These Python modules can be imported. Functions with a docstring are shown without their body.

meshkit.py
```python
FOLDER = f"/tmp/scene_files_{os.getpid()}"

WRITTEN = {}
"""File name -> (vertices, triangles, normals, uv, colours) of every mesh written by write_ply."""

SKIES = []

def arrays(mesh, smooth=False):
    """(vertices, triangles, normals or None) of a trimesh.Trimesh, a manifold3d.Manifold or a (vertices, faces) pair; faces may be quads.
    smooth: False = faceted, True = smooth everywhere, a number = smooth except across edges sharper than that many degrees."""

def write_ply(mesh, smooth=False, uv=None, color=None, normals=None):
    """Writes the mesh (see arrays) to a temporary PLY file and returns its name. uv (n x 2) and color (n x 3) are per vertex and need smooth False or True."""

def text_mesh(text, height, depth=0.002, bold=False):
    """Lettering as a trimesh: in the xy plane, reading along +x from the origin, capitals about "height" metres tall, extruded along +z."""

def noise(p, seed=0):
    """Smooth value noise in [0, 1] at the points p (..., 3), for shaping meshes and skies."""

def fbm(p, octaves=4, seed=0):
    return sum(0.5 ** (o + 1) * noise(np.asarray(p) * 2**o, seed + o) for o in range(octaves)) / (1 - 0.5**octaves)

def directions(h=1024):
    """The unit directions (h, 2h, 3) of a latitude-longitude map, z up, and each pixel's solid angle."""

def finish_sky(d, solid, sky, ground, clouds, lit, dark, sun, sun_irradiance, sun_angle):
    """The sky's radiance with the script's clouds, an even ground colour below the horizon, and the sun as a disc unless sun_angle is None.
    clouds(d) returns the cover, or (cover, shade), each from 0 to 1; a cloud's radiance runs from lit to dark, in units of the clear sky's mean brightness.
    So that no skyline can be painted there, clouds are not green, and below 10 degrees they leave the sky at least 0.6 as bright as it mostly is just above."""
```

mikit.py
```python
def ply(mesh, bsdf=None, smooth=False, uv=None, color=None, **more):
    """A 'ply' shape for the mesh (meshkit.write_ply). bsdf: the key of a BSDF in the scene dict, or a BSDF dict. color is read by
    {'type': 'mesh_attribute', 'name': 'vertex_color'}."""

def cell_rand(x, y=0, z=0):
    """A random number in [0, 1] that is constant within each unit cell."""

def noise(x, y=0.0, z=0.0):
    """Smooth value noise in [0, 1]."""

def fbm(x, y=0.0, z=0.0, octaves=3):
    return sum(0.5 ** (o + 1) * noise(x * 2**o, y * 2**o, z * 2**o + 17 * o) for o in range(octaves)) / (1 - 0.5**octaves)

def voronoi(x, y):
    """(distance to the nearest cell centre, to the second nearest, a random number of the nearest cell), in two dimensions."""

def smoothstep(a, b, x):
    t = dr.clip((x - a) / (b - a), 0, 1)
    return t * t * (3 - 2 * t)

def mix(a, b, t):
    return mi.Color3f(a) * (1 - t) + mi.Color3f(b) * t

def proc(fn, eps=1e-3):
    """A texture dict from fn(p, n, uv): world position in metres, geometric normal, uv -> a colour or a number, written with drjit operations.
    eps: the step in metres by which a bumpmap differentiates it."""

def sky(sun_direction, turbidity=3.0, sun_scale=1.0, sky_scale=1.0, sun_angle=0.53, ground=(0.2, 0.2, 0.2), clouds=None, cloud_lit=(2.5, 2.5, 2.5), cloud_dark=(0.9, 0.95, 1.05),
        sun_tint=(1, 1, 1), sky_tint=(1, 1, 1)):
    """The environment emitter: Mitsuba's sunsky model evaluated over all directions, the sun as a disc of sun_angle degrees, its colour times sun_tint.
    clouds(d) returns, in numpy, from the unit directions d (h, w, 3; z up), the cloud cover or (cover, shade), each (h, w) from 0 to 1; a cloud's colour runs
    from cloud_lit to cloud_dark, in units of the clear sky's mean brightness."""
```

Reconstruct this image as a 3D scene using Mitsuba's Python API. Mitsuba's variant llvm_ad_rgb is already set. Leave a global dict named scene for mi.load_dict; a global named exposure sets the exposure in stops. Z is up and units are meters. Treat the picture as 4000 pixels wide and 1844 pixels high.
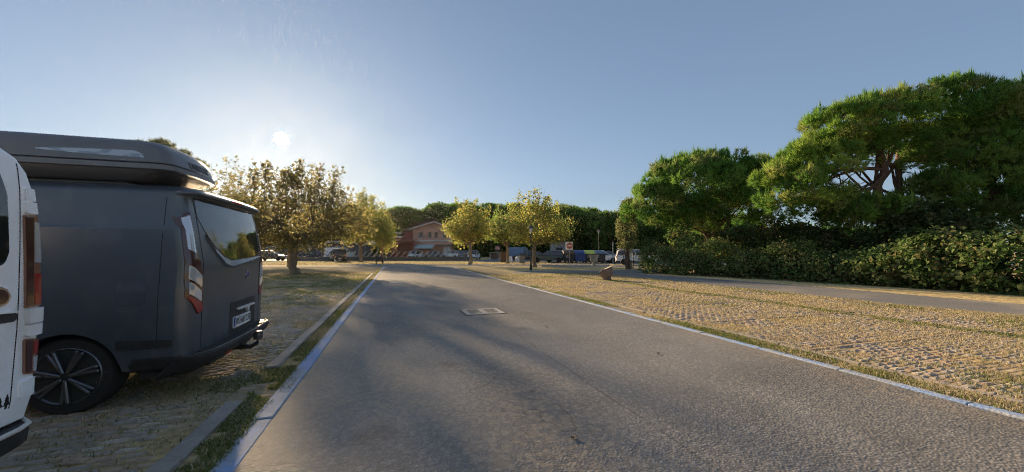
import math, random
import numpy as np, trimesh, mitsuba as mi, drjit as dr
import shapely.geometry as sg, shapely.ops as so
import mikit, meshkit
from mikit import proc, noise, fbm, voronoi, cell_rand, smoothstep, mix

scene, labels = {"type": "scene"}, {}
T4 = mi.ScalarTransform4f
# ------------------------------------------------------------------ camera, sky, exposure
EYE = 1.36
YAW, PITCH = math.radians(17.33), math.radians(2.45)      # road runs along +y, camera turned to the right of it
FW = np.array([math.sin(YAW) * math.cos(PITCH), math.cos(YAW) * math.cos(PITCH), math.sin(PITCH)])
# thin low-sun haze: the air itself, scattering mostly forwards
scene["haze_air"] = {"type": "homogeneous", "albedo": {"type": "rgb", "value": [0.96, 0.95, 0.94]}, "sigma_t": 0.000065, "phase": {"type": "hg", "g": 0.82}}
scene["camera"] = {"type": "perspective", "fov": 108.0, "fov_axis": "x", "near_clip": 0.05, "far_clip": 6000.0, "medium": {"type": "ref", "id": "haze_air"},
                   "to_world": T4().look_at(origin=[0, 0, EYE], target=[float(FW[0]), float(FW[1]), EYE + float(FW[2])], up=[0, 0, 1])}
SUN = (-0.2468, 0.9359, 0.2514)
def thin_cloud(d):        # a thin, even veil of high haze with faint streaks in it
    q = np.stack([d[..., 0] / (d[..., 2] + .12), d[..., 1] / (d[..., 2] + .12), np.zeros(d.shape[:2])], -1)
    q = q @ np.array([[.9, -.5, 0], [.5, .9, 0], [0, 0, 1.0]]); f = meshkit.fbm(q * [.9, .25, 1], 5, 3)
    return .34 + .16 * np.clip((f - .45) * 3, 0, 1)
scene["sky"] = mikit.sky(SUN, turbidity=2.0, sun_scale=1.2, sky_scale=0.55, sun_angle=1.3, ground=(0.2, 0.17, 0.13), sun_tint=(0.94, 1.0, 1.25), sky_tint=(0.94, 1.0, 1.23), clouds=thin_cloud, cloud_lit=(1.2, 1.48, 1.78))
exposure = 3.1

# ------------------------------------------------------------------ helpers
def rng(seed): return np.random.default_rng(seed)
Z = np.array([0.0, 0.0, 1.0])
SF, SR = np.array([math.sin(YAW), math.cos(YAW), 0.0]), np.array([math.cos(YAW), -math.sin(YAW), 0.0])
def S(lat, d, z=0.0):
    """A point of the far street's frame: the street crosses the road at 17 degrees off square."""
    return SF * d + SR * lat + Z * z

def unit(v): return v / np.maximum(np.linalg.norm(v, axis=-1, keepdims=True), 1e-12)

class MB:
    """Collects vertices, triangles and colours."""
    def __init__(s): s.v, s.f, s.c, s.n = [], [], [], 0
    def add(s, v, f, c=None):
        v = np.asarray(v, float); f = np.asarray(f, int)
        if f.shape[1] == 4: f = np.vstack([f[:, [0, 1, 2]], f[:, [0, 2, 3]]])
        s.v.append(v); s.f.append(f + s.n); s.n += len(v)
        if c is not None: s.c.append(np.broadcast_to(np.asarray(c, float), (len(v), 3)))
        return s
    def tm(s, t): return s.add(t.vertices, t.faces)
    def box(s, c, size, R=None, bev=0.0):
        hx = np.asarray(size, float) / 2
        if bev > 0:
            b = min(bev, hx.min() * 0.9); pts = []
            for a in (-1, 1):
                for e in (-1, 1):
                    for g in (-1, 1):
                        q = np.array([a, e, g]) * hx
                        for k in range(3):
                            m = np.full(3, b); m[k] = 0
                            pts.append(q - np.array([a, e, g]) * m)
            h = trimesh.Trimesh(np.array(pts)).convex_hull
            v, f = h.vertices, h.faces
        else:
            v = np.array([[a, e, g] for a in (-1, 1) for e in (-1, 1) for g in (-1, 1)]) * hx
            f = np.array([[0, 1, 3, 2], [4, 6, 7, 5], [0, 4, 5, 1], [2, 3, 7, 6], [0, 2, 6, 4], [1, 5, 7, 3]])
        v = np.asarray(v, float)
        if R is not None: v = v @ np.asarray(R).T
        return s.add(v + np.asarray(c, float), f)
    def tube(s, p, r, n=8, cap=True):
        p = np.asarray(p, float); r = np.broadcast_to(np.asarray(r, float), (len(p),))
        t = unit(np.gradient(p, axis=0)); a = np.cross(t, np.where(np.abs(t[:, 2:]) < .9, [0, 0, 1.], [1., 0, 0])); a = unit(a); b = np.cross(t, a)
        an = np.arange(n) * 2 * np.pi / n
        v = p[:, None] + r[:, None, None] * (np.cos(an)[None, :, None] * a[:, None] + np.sin(an)[None, :, None] * b[:, None])
        i, j = np.meshgrid(np.arange(len(p) - 1), np.arange(n), indexing="ij"); k = (j + 1) % n
        q = np.stack([i * n + j, i * n + k, (i + 1) * n + k, (i + 1) * n + j], -1).reshape(-1, 4)
        f = np.vstack([q[:, [0, 1, 2]], q[:, [0, 2, 3]]])
        v = v.reshape(-1, 3)
        if cap:
            m = len(p) * n; v = np.vstack([v, p[:1], p[-1:]])
            e0 = [[m, (j + 1) % n, j] for j in range(n)]; o = (len(p) - 1) * n
            e1 = [[m + 1, o + j, o + (j + 1) % n] for j in range(n)]
            f = np.vstack([f, e0, e1])
        return s.add(v, f)
    def rings(s, R, cap=True):
        """Loft through rings of equal length (k, n, 3)."""
        R = np.asarray(R, float); k, n = R.shape[:2]
        i, j = np.meshgrid(np.arange(k - 1), np.arange(n), indexing="ij"); m = (j + 1) % n
        q = np.stack([i * n + j, i * n + m, (i + 1) * n + m, (i + 1) * n + j], -1).reshape(-1, 4)
        f = np.vstack([q[:, [0, 1, 2]], q[:, [0, 2, 3]]]); v = R.reshape(-1, 3)
        if cap:
            c = len(v); v = np.vstack([v, R[0].mean(0), R[-1].mean(0)]); o = (k - 1) * n
            f = np.vstack([f, [[c, (j + 1) % n, j] for j in range(n)], [[c + 1, o + j, o + (j + 1) % n] for j in range(n)]])
        return s.add(v, f)
    def lathe(s, prof, c=(0, 0, 0), n=16, axis="z"):
        pr = np.asarray(prof, float); an = np.arange(n) * 2 * np.pi / n
        R = np.stack([pr[:, 0][:, None] * np.cos(an), pr[:, 0][:, None] * np.sin(an), np.repeat(pr[:, 1][:, None], n, 1)], -1)
        if axis == "y": R = R[..., [0, 2, 1]] * [1, 1, -1]
        if axis == "x": R = R[..., [2, 0, 1]]
        return s.rings(R + np.asarray(c, float))
    def prism(s, poly, fn, h):
        """A 2D polygon extruded by h; fn maps (x, y, t in 0..1) arrays to world points."""
        if not hasattr(poly, "exterior"): poly = sg.Polygon(poly)
        t = trimesh.creation.extrude_polygon(poly, h, engine="earcut")
        v = np.array(t.vertices); return s.add(fn(v[:, 0], v[:, 1], v[:, 2] / h), t.faces)
    def mesh(s): return np.vstack(s.v), np.vstack(s.f)
    def col(s): return np.vstack(s.c)

taken = {}
def numbered(name):
    taken[name] = taken.get(name, -1) + 1
    return name if taken[name] == 0 else f"{name}_{taken[name]:03d}"
def thing(name, label, cat, group=None, kind=None):
    k = numbered(name); labels[k] = {"label": label, "category": cat}
    if group: labels[k]["group"] = group
    if kind: labels[k]["kind"] = kind
    return k
def struct(name, label=None):
    k = numbered(name); labels[k] = {"kind": "structure"}
    if label: labels[k]["label"] = label
    return k
def shape(key, mesh, mat, smooth=False, color=None, **kw):
    if isinstance(mesh, MB):
        if color is None and mesh.c: color = mesh.col()
        mesh = mesh.mesh()
    scene[key] = mikit.ply(mesh, "mat_" + mat, smooth=smooth, color=color, **kw); return key
def part(parent, name, mesh, mat, smooth=False, label=None, color=None, kind=None, **kw):
    k = numbered(parent + "__" + name); shape(k, mesh, mat, smooth, color, **kw)
    if label or kind: labels[k] = {}
    if label: labels[k]["label"] = label
    if kind: labels[k]["kind"] = kind
    return k
def single(name, mesh, mat, label, cat, smooth=False, group=None, kind=None, **kw):
    return shape(thing(name, label, cat, group, kind), mesh, mat, smooth, **kw)
def rotz(a): c, s_ = math.cos(a), math.sin(a); return np.array([[c, -s_, 0], [s_, c, 0], [0, 0, 1.0]])
def placed(a, loc):
    R = rotz(a); loc = np.asarray(loc, float)
    return lambda v: np.asarray(v) @ R.T + loc
def mat4(R, t): m = np.eye(4); m[:3, :3] = R; m[:3, 3] = t; return T4(m.tolist())

# ------------------------------------------------------------------ materials
def bsdf(key, d): scene["mat_" + key] = d; return key
def ts(d): return {"type": "twosided", "bsdf": d}
def rgb(*c): return {"type": "rgb", "value": [float(x) for x in c]}
def prin(color, rough=0.5, **kw):
    return {"type": "principled", "base_color": color if isinstance(color, dict) else rgb(*color), "roughness": rough, **kw}
VC = {"type": "mesh_attribute", "name": "vertex_color"}

def asphalt_color(p, n, uv):
    big = fbm(p.x * 0.35, p.y * 0.35, 0, 3); mid = fbm(p.x * 2.3, p.y * 2.3, 3, 3)
    a, b, c = voronoi(p.x * 48, p.y * 48); a2, b2, c2 = voronoi(p.x * 21, p.y * 21)
    v = 0.20 + 0.09 * (big - 0.5) + 0.07 * (mid - 0.5)
    v = v * (0.68 + 0.46 * c * smoothstep(0.6, 0.15, a) + 0.34 * smoothstep(0.62, 0.2, a2) * c2)
    d1, d2, _ = voronoi(p.x * 0.16 + 0.35 * fbm(p.x * 1.5, p.y * 1.5), p.y * 0.11 + 0.35 * fbm(p.y * 1.5, p.x * 1.5, 4))
    crack = 1 - smoothstep(0.0, 0.006, d2 - d1)
    v = v * (1 - 0.4 * crack * smoothstep(0.5, 0.6, noise(p.x * 0.3, p.y * 0.3, 9)))
    seam = 1 - smoothstep(0.005, 0.02, dr.abs(p.x - 1.9 - 0.05 * fbm(p.y * 1.5)))
    v = v * (1 - 0.3 * seam)
    patch = smoothstep(0.56, 0.6, fbm(p.x * 0.22, p.y * 0.13, 12, 3)); v = v * (1 - 0.13 * patch)
    track = dr.exp(-dr.square((dr.abs(p.x - 1.95) - 0.85) / 0.28)); v = v * (1 - 0.10 * track * (0.5 + fbm(p.x * 2, p.y * 0.25, 3, 3)))
    o1, _, oc = voronoi(p.x * 0.55 + 3, p.y * 0.42); v = v * (1 - 0.32 * smoothstep(0.16, 0.05, o1 + 0.10 * noise(p.x * 9, p.y * 9)) * smoothstep(0.45, 0.55, oc))
    edge = dr.exp(-dr.abs(p.x + 0.94) / 0.22) + dr.exp(-dr.abs(p.x - 4.85) / 0.22)
    dirt = 0.9 * edge * smoothstep(0.3, 0.6, fbm(p.x * 6, p.y * 2.5, 4, 3)) + smoothstep(0.45, 0.8, fbm(p.x * 0.8, p.y * 0.4, 7, 4)) * smoothstep(0.3, 0.7, c2)
    return mix(mi.Color3f(v * 1.02, v * 0.99, v * 0.95), (0.33, 0.26, 0.17), 0.35 * dr.minimum(dirt, 1.3))
def asphalt_h(p, n, uv):
    a, b, c = voronoi(p.x * 48, p.y * 48)
    return 0.0028 * (1 - smoothstep(0.1, 0.6, a)) * (0.3 + 0.7 * c) + 0.003 * noise(p.x * 25, p.y * 25)
bsdf("asphalt", {"type": "bumpmap", "arbitrary": proc(asphalt_h, 2e-3), "scale": 1.0, "bsdf": prin(proc(asphalt_color), 0.7, specular=0.25)})

def lane_color(p, n, uv):
    v = 0.135 + 0.05 * (fbm(p.x * 0.5, p.y * 0.5, 3, 4) - 0.5); dust = smoothstep(0.4, 0.75, fbm(p.x * 0.45, p.y * 0.7, 8, 4))
    return mix(mi.Color3f(v, v * 0.97, v * 0.93), (0.29, 0.25, 0.18), 0.55 * dust)
bsdf("lane", prin(proc(lane_color), 0.8))
bsdf("dusty_lane", prin(proc(lambda p, n, uv: mix(mi.Color3f(0.17, 0.155, 0.13), mi.Color3f(0.34, 0.29, 0.2), smoothstep(0.3, 0.65, fbm(p.x * 0.6, p.y * 0.9, 5, 4)))), 0.9))
bsdf("far_street", prin(proc(lambda p, n, uv: mi.Color3f(0.10, 0.10, 0.105) * (0.75 + 0.5 * fbm(p.x * 0.4, p.y * 0.4, 1, 3))), 0.7))

def ground_color(p, n, uv):
    a = fbm(p.x * 0.5, p.y * 0.5, 0, 4); b = noise(p.x * 9, p.y * 9, 3); c = fbm(p.x * 0.17, p.y * 0.17, 5, 3)
    straw = mix((0.30, 0.225, 0.115), (0.52, 0.41, 0.21), b * 0.6 + a * 0.4)
    return mix(straw, (0.11, 0.12, 0.04), smoothstep(0.52, 0.72, c * 0.6 + a * 0.4) * 0.7)
bsdf("dry_grass", {"type": "bumpmap", "arbitrary": proc(lambda p, n, uv: 0.05 * fbm(p.x * 6, p.y * 6, 1, 3), 6e-3), "scale": 1.0, "bsdf": prin(proc(ground_color), 0.95, specular=0.1)})
def lot_color(p, n, uv):          # earth and thin straw between the setts; further off the setts themselves as pattern
    a = fbm(p.x * 0.7, p.y * 0.7, 0, 4); b = noise(p.x * 24, p.y * 24, 3); c = fbm(p.x * 0.3, p.y * 0.22, 5, 3)
    col = mix((0.24, 0.175, 0.10), (0.50, 0.38, 0.19), b * 0.5 + a * 0.55)
    col = mix(col, (0.12, 0.13, 0.045), 0.6 * smoothstep(0.55, 0.75, c))
    jx = dr.abs(p.x / 0.155 + 0.5 * dr.floor(p.y / 0.085) - dr.floor(p.x / 0.155 + 0.5 * dr.floor(p.y / 0.085)) - 0.5)
    jy = dr.abs(p.y / 0.085 - dr.floor(p.y / 0.085) - 0.5)
    stone = smoothstep(0.46, 0.40, jx) * smoothstep(0.44, 0.34, jy) * smoothstep(0.40, 0.62, fbm(p.x * 1.3, p.y * 1.3, 2, 3))
    return mix(col, mi.Color3f(0.33, 0.265, 0.20) * (0.7 + 0.6 * cell_rand(p.x / 0.155 + 0.5 * dr.floor(p.y / 0.085), p.y / 0.085)), 0.75 * stone)
def lot_h(p, n, uv):
    jy = dr.abs(p.y / 0.085 - dr.floor(p.y / 0.085) - 0.5); jx = dr.abs(p.x / 0.155 + 0.5 * dr.floor(p.y / 0.085) - dr.floor(p.x / 0.155 + 0.5 * dr.floor(p.y / 0.085)) - 0.5)
    return 0.012 * smoothstep(0.48, 0.36, jy) * smoothstep(0.48, 0.42, jx) + 0.016 * fbm(p.x * 9, p.y * 9, 1, 3)
bsdf("lot_soil", {"type": "bumpmap", "arbitrary": proc(lot_h, 5e-3), "scale": 1.0, "bsdf": prin(proc(lot_color), 0.95, specular=0.1)})
def sett(base):
    def fn(p, n, uv):
        return mi.Color3f(base) * (0.65 + 0.5 * fbm(p.x * 14, p.y * 14, p.z * 14, 3) + 0.25 * noise(p.x * 90, p.y * 90, 1))
    return {"type": "bumpmap", "arbitrary": proc(lambda p, n, uv: 0.006 * fbm(p.x * 40, p.y * 40, p.z * 40, 2), 3e-3), "scale": 1.0, "bsdf": prin(proc(fn), 0.85, specular=0.25)}
bsdf("sett_grey", sett((0.33, 0.28, 0.225)))
bsdf("sett_brown", sett((0.36, 0.265, 0.185)))
bsdf("sett_pale", sett((0.42, 0.36, 0.28)))
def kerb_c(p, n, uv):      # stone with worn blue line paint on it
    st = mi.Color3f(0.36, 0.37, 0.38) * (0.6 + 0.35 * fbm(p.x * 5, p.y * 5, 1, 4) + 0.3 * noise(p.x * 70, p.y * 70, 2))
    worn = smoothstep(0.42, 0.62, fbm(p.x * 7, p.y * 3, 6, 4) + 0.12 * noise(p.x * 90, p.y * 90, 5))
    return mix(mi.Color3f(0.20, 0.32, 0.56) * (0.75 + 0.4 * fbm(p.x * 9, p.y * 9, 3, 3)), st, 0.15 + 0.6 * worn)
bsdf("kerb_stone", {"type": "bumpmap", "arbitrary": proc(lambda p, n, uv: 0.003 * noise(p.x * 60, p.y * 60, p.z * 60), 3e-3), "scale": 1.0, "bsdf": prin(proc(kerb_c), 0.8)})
bsdf("edging_stone", prin(proc(lambda p, n, uv: mi.Color3f(0.27, 0.24, 0.21) * (0.6 + 0.5 * fbm(p.x * 6, p.y * 6, 2, 4) + 0.25 * noise(p.x * 80, p.y * 80, 2))), 0.85))
bsdf("concrete", prin(proc(lambda p, n, uv: mi.Color3f(0.31, 0.30, 0.28) * (0.7 + 0.5 * fbm(p.x * 4, p.y * 4, p.z * 4, 4))), 0.85))
def leafy(trans, rough=0.55): return {"type": "principledthin", "base_color": VC, "roughness": rough, "diff_trans": trans, "spec_trans": 0.0, "eta": 1.4}
bsdf("leaf", leafy(1.2)); bsdf("needle", leafy(1.0, 0.7)); bsdf("hedge_leaf", leafy(0.9, 0.4)); bsdf("blade", leafy(0.9, 0.7))
def bark(c, s):
    return {"type": "bumpmap", "arbitrary": proc(lambda p, n, uv: 0.03 * fbm(p.x * s, p.y * s, p.z * s * 0.3, 3), 1e-2), "scale": 1.0,
            "bsdf": prin(proc(lambda p, n, uv: mi.Color3f(c) * (0.5 + 0.9 * fbm(p.x * s, p.y * s, p.z * s * 0.35, 3))), 0.9)}
bsdf("pine_bark", bark((0.13, 0.085, 0.06), 9)); bsdf("pale_bark", bark((0.22, 0.175, 0.125), 7))
bsdf("black_paint", {"type": "bumpmap", "arbitrary": proc(lambda p, n, uv: 0.0006 * noise(p.x * 5, p.y * 5, p.z * 5), 1e-2), "scale": 1.0,
     "bsdf": ts(prin(proc(lambda p, n, uv: mi.Color3f(0.055, 0.066, 0.082) + mi.Color3f(0.05, 0.044, 0.035) * (smoothstep(1.0, 0.2, p.z + 0.6 * fbm(p.x * 3, p.y * 3, p.z * 3, 4)) + 0.4 * smoothstep(0.5, 0.8, fbm(p.x * 9, p.y * 9, p.z * 4, 4)))), 0.32, metallic=0.0, specular=0.7, clearcoat=1.0, clearcoat_gloss=0.93))})
bsdf("white_paint", ts(prin(proc(lambda p, n, uv: mix((0.88, 0.89, 0.90), (0.52, 0.50, 0.46), smoothstep(0.55, 0.9, fbm(p.x * 4, p.y * 4, p.z * 2, 4)) * 0.5 + 0.35 * smoothstep(0.75, 0.35, p.z + 0.3 * noise(p.x * 6, p.y * 6, p.z * 6)))), 0.35, clearcoat=0.7)))
bsdf("dark_glass", ts(prin((0.012, 0.013, 0.014), 0.03, specular=0.9, clearcoat=1.0, clearcoat_gloss=0.99)))
bsdf("black_plastic", ts(prin(proc(lambda p, n, uv: mi.Color3f(0.028, 0.028, 0.03) * (0.7 + 0.6 * fbm(p.x * 20, p.y * 20, p.z * 20, 2))), 0.5)))
bsdf("step_plastic", ts(prin((0.06, 0.058, 0.055), 0.3, specular=0.6)))
bsdf("rubber", ts(prin((0.022, 0.022, 0.022), 0.8)))
bsdf("chrome", ts({"type": "roughconductor", "material": "Cr", "alpha": 0.08}))
bsdf("alloy", ts(prin((0.16, 0.165, 0.175), 0.35, metallic=0.8)))
bsdf("lamp_red", ts(prin((0.30, 0.015, 0.012), 0.08, specular=0.8, clearcoat=1.0)))
bsdf("lamp_dark_red", ts(prin((0.06, 0.016, 0.013), 0.08, specular=0.8, clearcoat=1.0)))
bsdf("lamp_amber", ts(prin((0.22, 0.10, 0.06), 0.1, specular=0.8, clearcoat=1.0)))
bsdf("lamp_clear", ts(prin((0.62, 0.64, 0.68), 0.06, metallic=0.45, specular=0.9, clearcoat=1.0)))
bsdf("plate_white", ts(prin((0.62, 0.63, 0.62), 0.4)))
bsdf("plate_black", ts(prin((0.01, 0.01, 0.012), 0.5)))
bsdf("plate_blue", ts(prin((0.01, 0.03, 0.22), 0.4)))
bsdf("box_shell", ts(prin(proc(lambda p, n, uv: mi.Color3f(0.115, 0.125, 0.145) * (0.85 + 0.3 * fbm(p.x * 3, p.y * 3, p.z * 3, 3))), 0.38, specular=0.6, clearcoat=0.3)))
bsdf("box_base", ts(prin((0.05, 0.05, 0.052), 0.5)))
bsdf("decal", ts(prin(proc(lambda p, n, uv: mix((0.36, 0.44, 0.54), (0.21, 0.28, 0.38), smoothstep(0.45, 0.6, fbm(p.x * 14, p.y * 14, p.z * 24, 2)))), 0.35)))
bsdf("signal_red", ts(prin((0.42, 0.09, 0.075), 0.5))); bsdf("sign_white", ts(prin((0.72, 0.72, 0.70), 0.5)))
bsdf("grey_metal", ts(prin((0.25, 0.25, 0.25), 0.45, metallic=0.6))); bsdf("dark_metal", ts(prin((0.025, 0.03, 0.028), 0.5)))
bsdf("pale_timber", ts(prin((0.5, 0.45, 0.37), 0.6)))
def plaster(c): return prin(proc(lambda p, n, uv: mi.Color3f(c) * (0.75 + 0.4 * fbm(p.x * 0.8, p.y * 0.8, p.z * 0.8, 4))), 0.9)
bsdf("pink_plaster", ts(plaster((0.52, 0.30, 0.22)))); bsdf("red_plaster", ts(plaster((0.33, 0.10, 0.08)))); bsdf("wall_dark", ts(plaster((0.13, 0.12, 0.115))))
bsdf("roof_tile", ts(prin(proc(lambda p, n, uv: mi.Color3f(0.26, 0.17, 0.13) * (0.6 + 0.35 * noise(p.x * 5, p.y * 5, p.z * 9) + 0.4 * fbm(p.x, p.y, p.z, 3))), 0.85)))
bsdf("trim_white", ts(prin((0.6, 0.58, 0.54), 0.6))); bsdf("awning_cloth", ts(prin((0.42, 0.5, 0.5), 0.7)))
for nm, c in dict(silver=(0.45, 0.47, 0.5), white=(0.7, 0.71, 0.72), grey=(0.16, 0.17, 0.18), dark=(0.02, 0.021, 0.024), blue=(0.10, 0.16, 0.27), green=(0.05, 0.08, 0.07)).items():
    bsdf("car_" + nm, ts(prin(c, 0.25, clearcoat=1.0, metallic=0.3 if nm in ("silver", "grey") else 0.0)))
bsdf("bin_blue", ts(prin((0.03, 0.07, 0.22), 0.5))); bsdf("bin_yellow", ts(prin((0.55, 0.62, 0.10), 0.5))); bsdf("bin_slate", ts(prin((0.13, 0.17, 0.24), 0.5))); bsdf("bin_dark", ts(prin((0.035, 0.035, 0.04), 0.5))); bsdf("bin_brown", ts(prin((0.10, 0.06, 0.035), 0.6)))
bsdf("stump_wood", {"type": "bumpmap", "arbitrary": proc(lambda p, n, uv: 0.04 * fbm(p.x * 9, p.y * 9, p.z * 4, 3), 1e-2), "scale": 1.0, "bsdf": ts(prin(proc(lambda p, n, uv: mix((0.09, 0.065, 0.05), (0.27, 0.19, 0.15), fbm(p.x * 6, p.y * 6, p.z * 5, 3))), 0.9))})
bsdf("cut_wood", ts(prin((0.5, 0.41, 0.27), 0.8)))
# ------------------------------------------------------------------ the setting
def sheet(poly, z, step=None):
    p = poly if hasattr(poly, "exterior") else sg.Polygon(poly)
    v, f = trimesh.creation.triangulate_polygon(p, engine="earcut")
    f = np.asarray(f); v = np.c_[v, np.full(len(v), z)]
    nz = np.cross(v[f[:, 1]] - v[f[:, 0]], v[f[:, 2]] - v[f[:, 0]])[:, 2]
    f[nz < 0] = f[nz < 0][:, ::-1]
    return v, f
shape(struct("ground"), sheet([(-700, -700), (700, -700), (700, 700), (-700, 700)], 0.0), "dry_grass")
def SP(*q): return [tuple(S(a, d)[:2]) for a, d in q]
RL, RR = -0.94, 4.85                      # road edges
road_end = lambda x: (34.8 - SF[0] * x) / SF[1]
shape(struct("road"), sheet([(RL, -12), (RR, -12), (RR, road_end(RR)), (RL, road_end(RL))], 0.004), "asphalt")
shape(struct("cross_lane"), sheet(SP((-70, 34.8), (10, 34.8), (10, 37.4), (-70, 37.4)), 0.004), "dusty_lane")
side_poly = [(13.4, -20), (13.0, 4.5), (12.55, 6), (12.1, 9), (10.9, 15), (9.4, 20), (7.2, 23.2), (8.2, 25.2), (12.5, 25.0), (16.5, 24.5), (22, 25), (22, 22.6), (15.6, 20.6), (15.0, 17.5), (15.7, 11), (15.6, 6.5), (15.4, -20)]
shape(struct("side_lane"), sheet(side_poly, 0.004), "lane")
shape(struct("far_street"), sheet([(9.5, 54.2), (12, 47.5), (17, 36.3), (19.6, 28.2), (26, 25.5), (75, 10), (110, 60), (30, 90), (16, 66)], 0.004), "far_street")
shape(struct("left_street"), sheet(SP((-70, 60), (-8.5, 60), (-8.5, 72), (-70, 72)), 0.004), "far_street")

# parking areas: soil between the setts
LOT_R = sg.Polygon([(4.97, -6), (4.97, 32.6), (7.0, 29.5), (7.2, 23.2), (9.4, 20), (10.9, 15), (12.1, 9), (12.55, 6), (13.0, 4.5), (13.2, -6)])
LOT_L = sg.Polygon([(-1.09, -8), (-1.09, 36.4), (-24, 43), (-24, -8)])
lot_r = struct("right_parking_ground"); shape(lot_r, sheet(LOT_R, 0.004), "lot_soil")
lot_l = struct("left_parking_ground"); shape(lot_l, sheet(LOT_L, 0.004), "lot_soil")

# kerbs: stone by stone
def kerb_run(key, x0, x1, y0, y1, top, mat, seed, step=1.0, gap=0.009, skip=lambda y: False):
    g = rng(seed); y = y0
    while y < y1:
        L = step * g.uniform(0.96, 1.04)
        if not skip(y + L / 2):
            m = MB(); m.box([0, 0, -0.04], [x1 - x0, L - gap, 2 * 0.04], None, 0.008)
            R = rotz(g.normal(0, 0.003)) @ np.array([[1, 0, 0], [0, 1, g.normal(0, .002)], [0, 0, 1]])
            part(key, "stone", m, mat, to_world=mat4(R, [(x0 + x1) / 2 + g.normal(0, .003), y + L / 2, top + g.normal(0, .003)]))
        y += L
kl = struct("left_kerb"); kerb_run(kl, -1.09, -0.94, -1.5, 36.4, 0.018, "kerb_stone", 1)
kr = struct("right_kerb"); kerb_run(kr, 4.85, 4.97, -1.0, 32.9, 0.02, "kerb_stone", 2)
el = struct("left_edging"); kerb_run(el, -1.42, -1.29, 1.0, 24.0, 0.04, "edging_stone", 3, skip=lambda y: 4.2 < y < 4.95)
er = struct("right_edging"); kerb_run(er, 5.30, 5.36, 0.0, 20.0, 0.035, "edging_stone", 4)
ki = struct("island_kerb")
g_ = rng(5)
for i in range(34):
    lat = -17 + i * 0.8
    m = MB(); m.box([0, 0, -0.04], [0.78, 0.14, 0.12], None, 0.01)
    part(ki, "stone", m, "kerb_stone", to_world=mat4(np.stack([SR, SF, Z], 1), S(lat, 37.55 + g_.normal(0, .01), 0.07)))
for i in range(8):
    y = 0.8
    lat = 3.1 + i * 0.8
    m = MB(); m.box([0, 0, -0.04], [0.78, 0.14, 0.12], None, 0.01)
    part(ki, "stone", m, "kerb_stone", to_world=mat4(np.stack([SR, SF, Z], 1), S(lat, 34.55, 0.07)))

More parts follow.
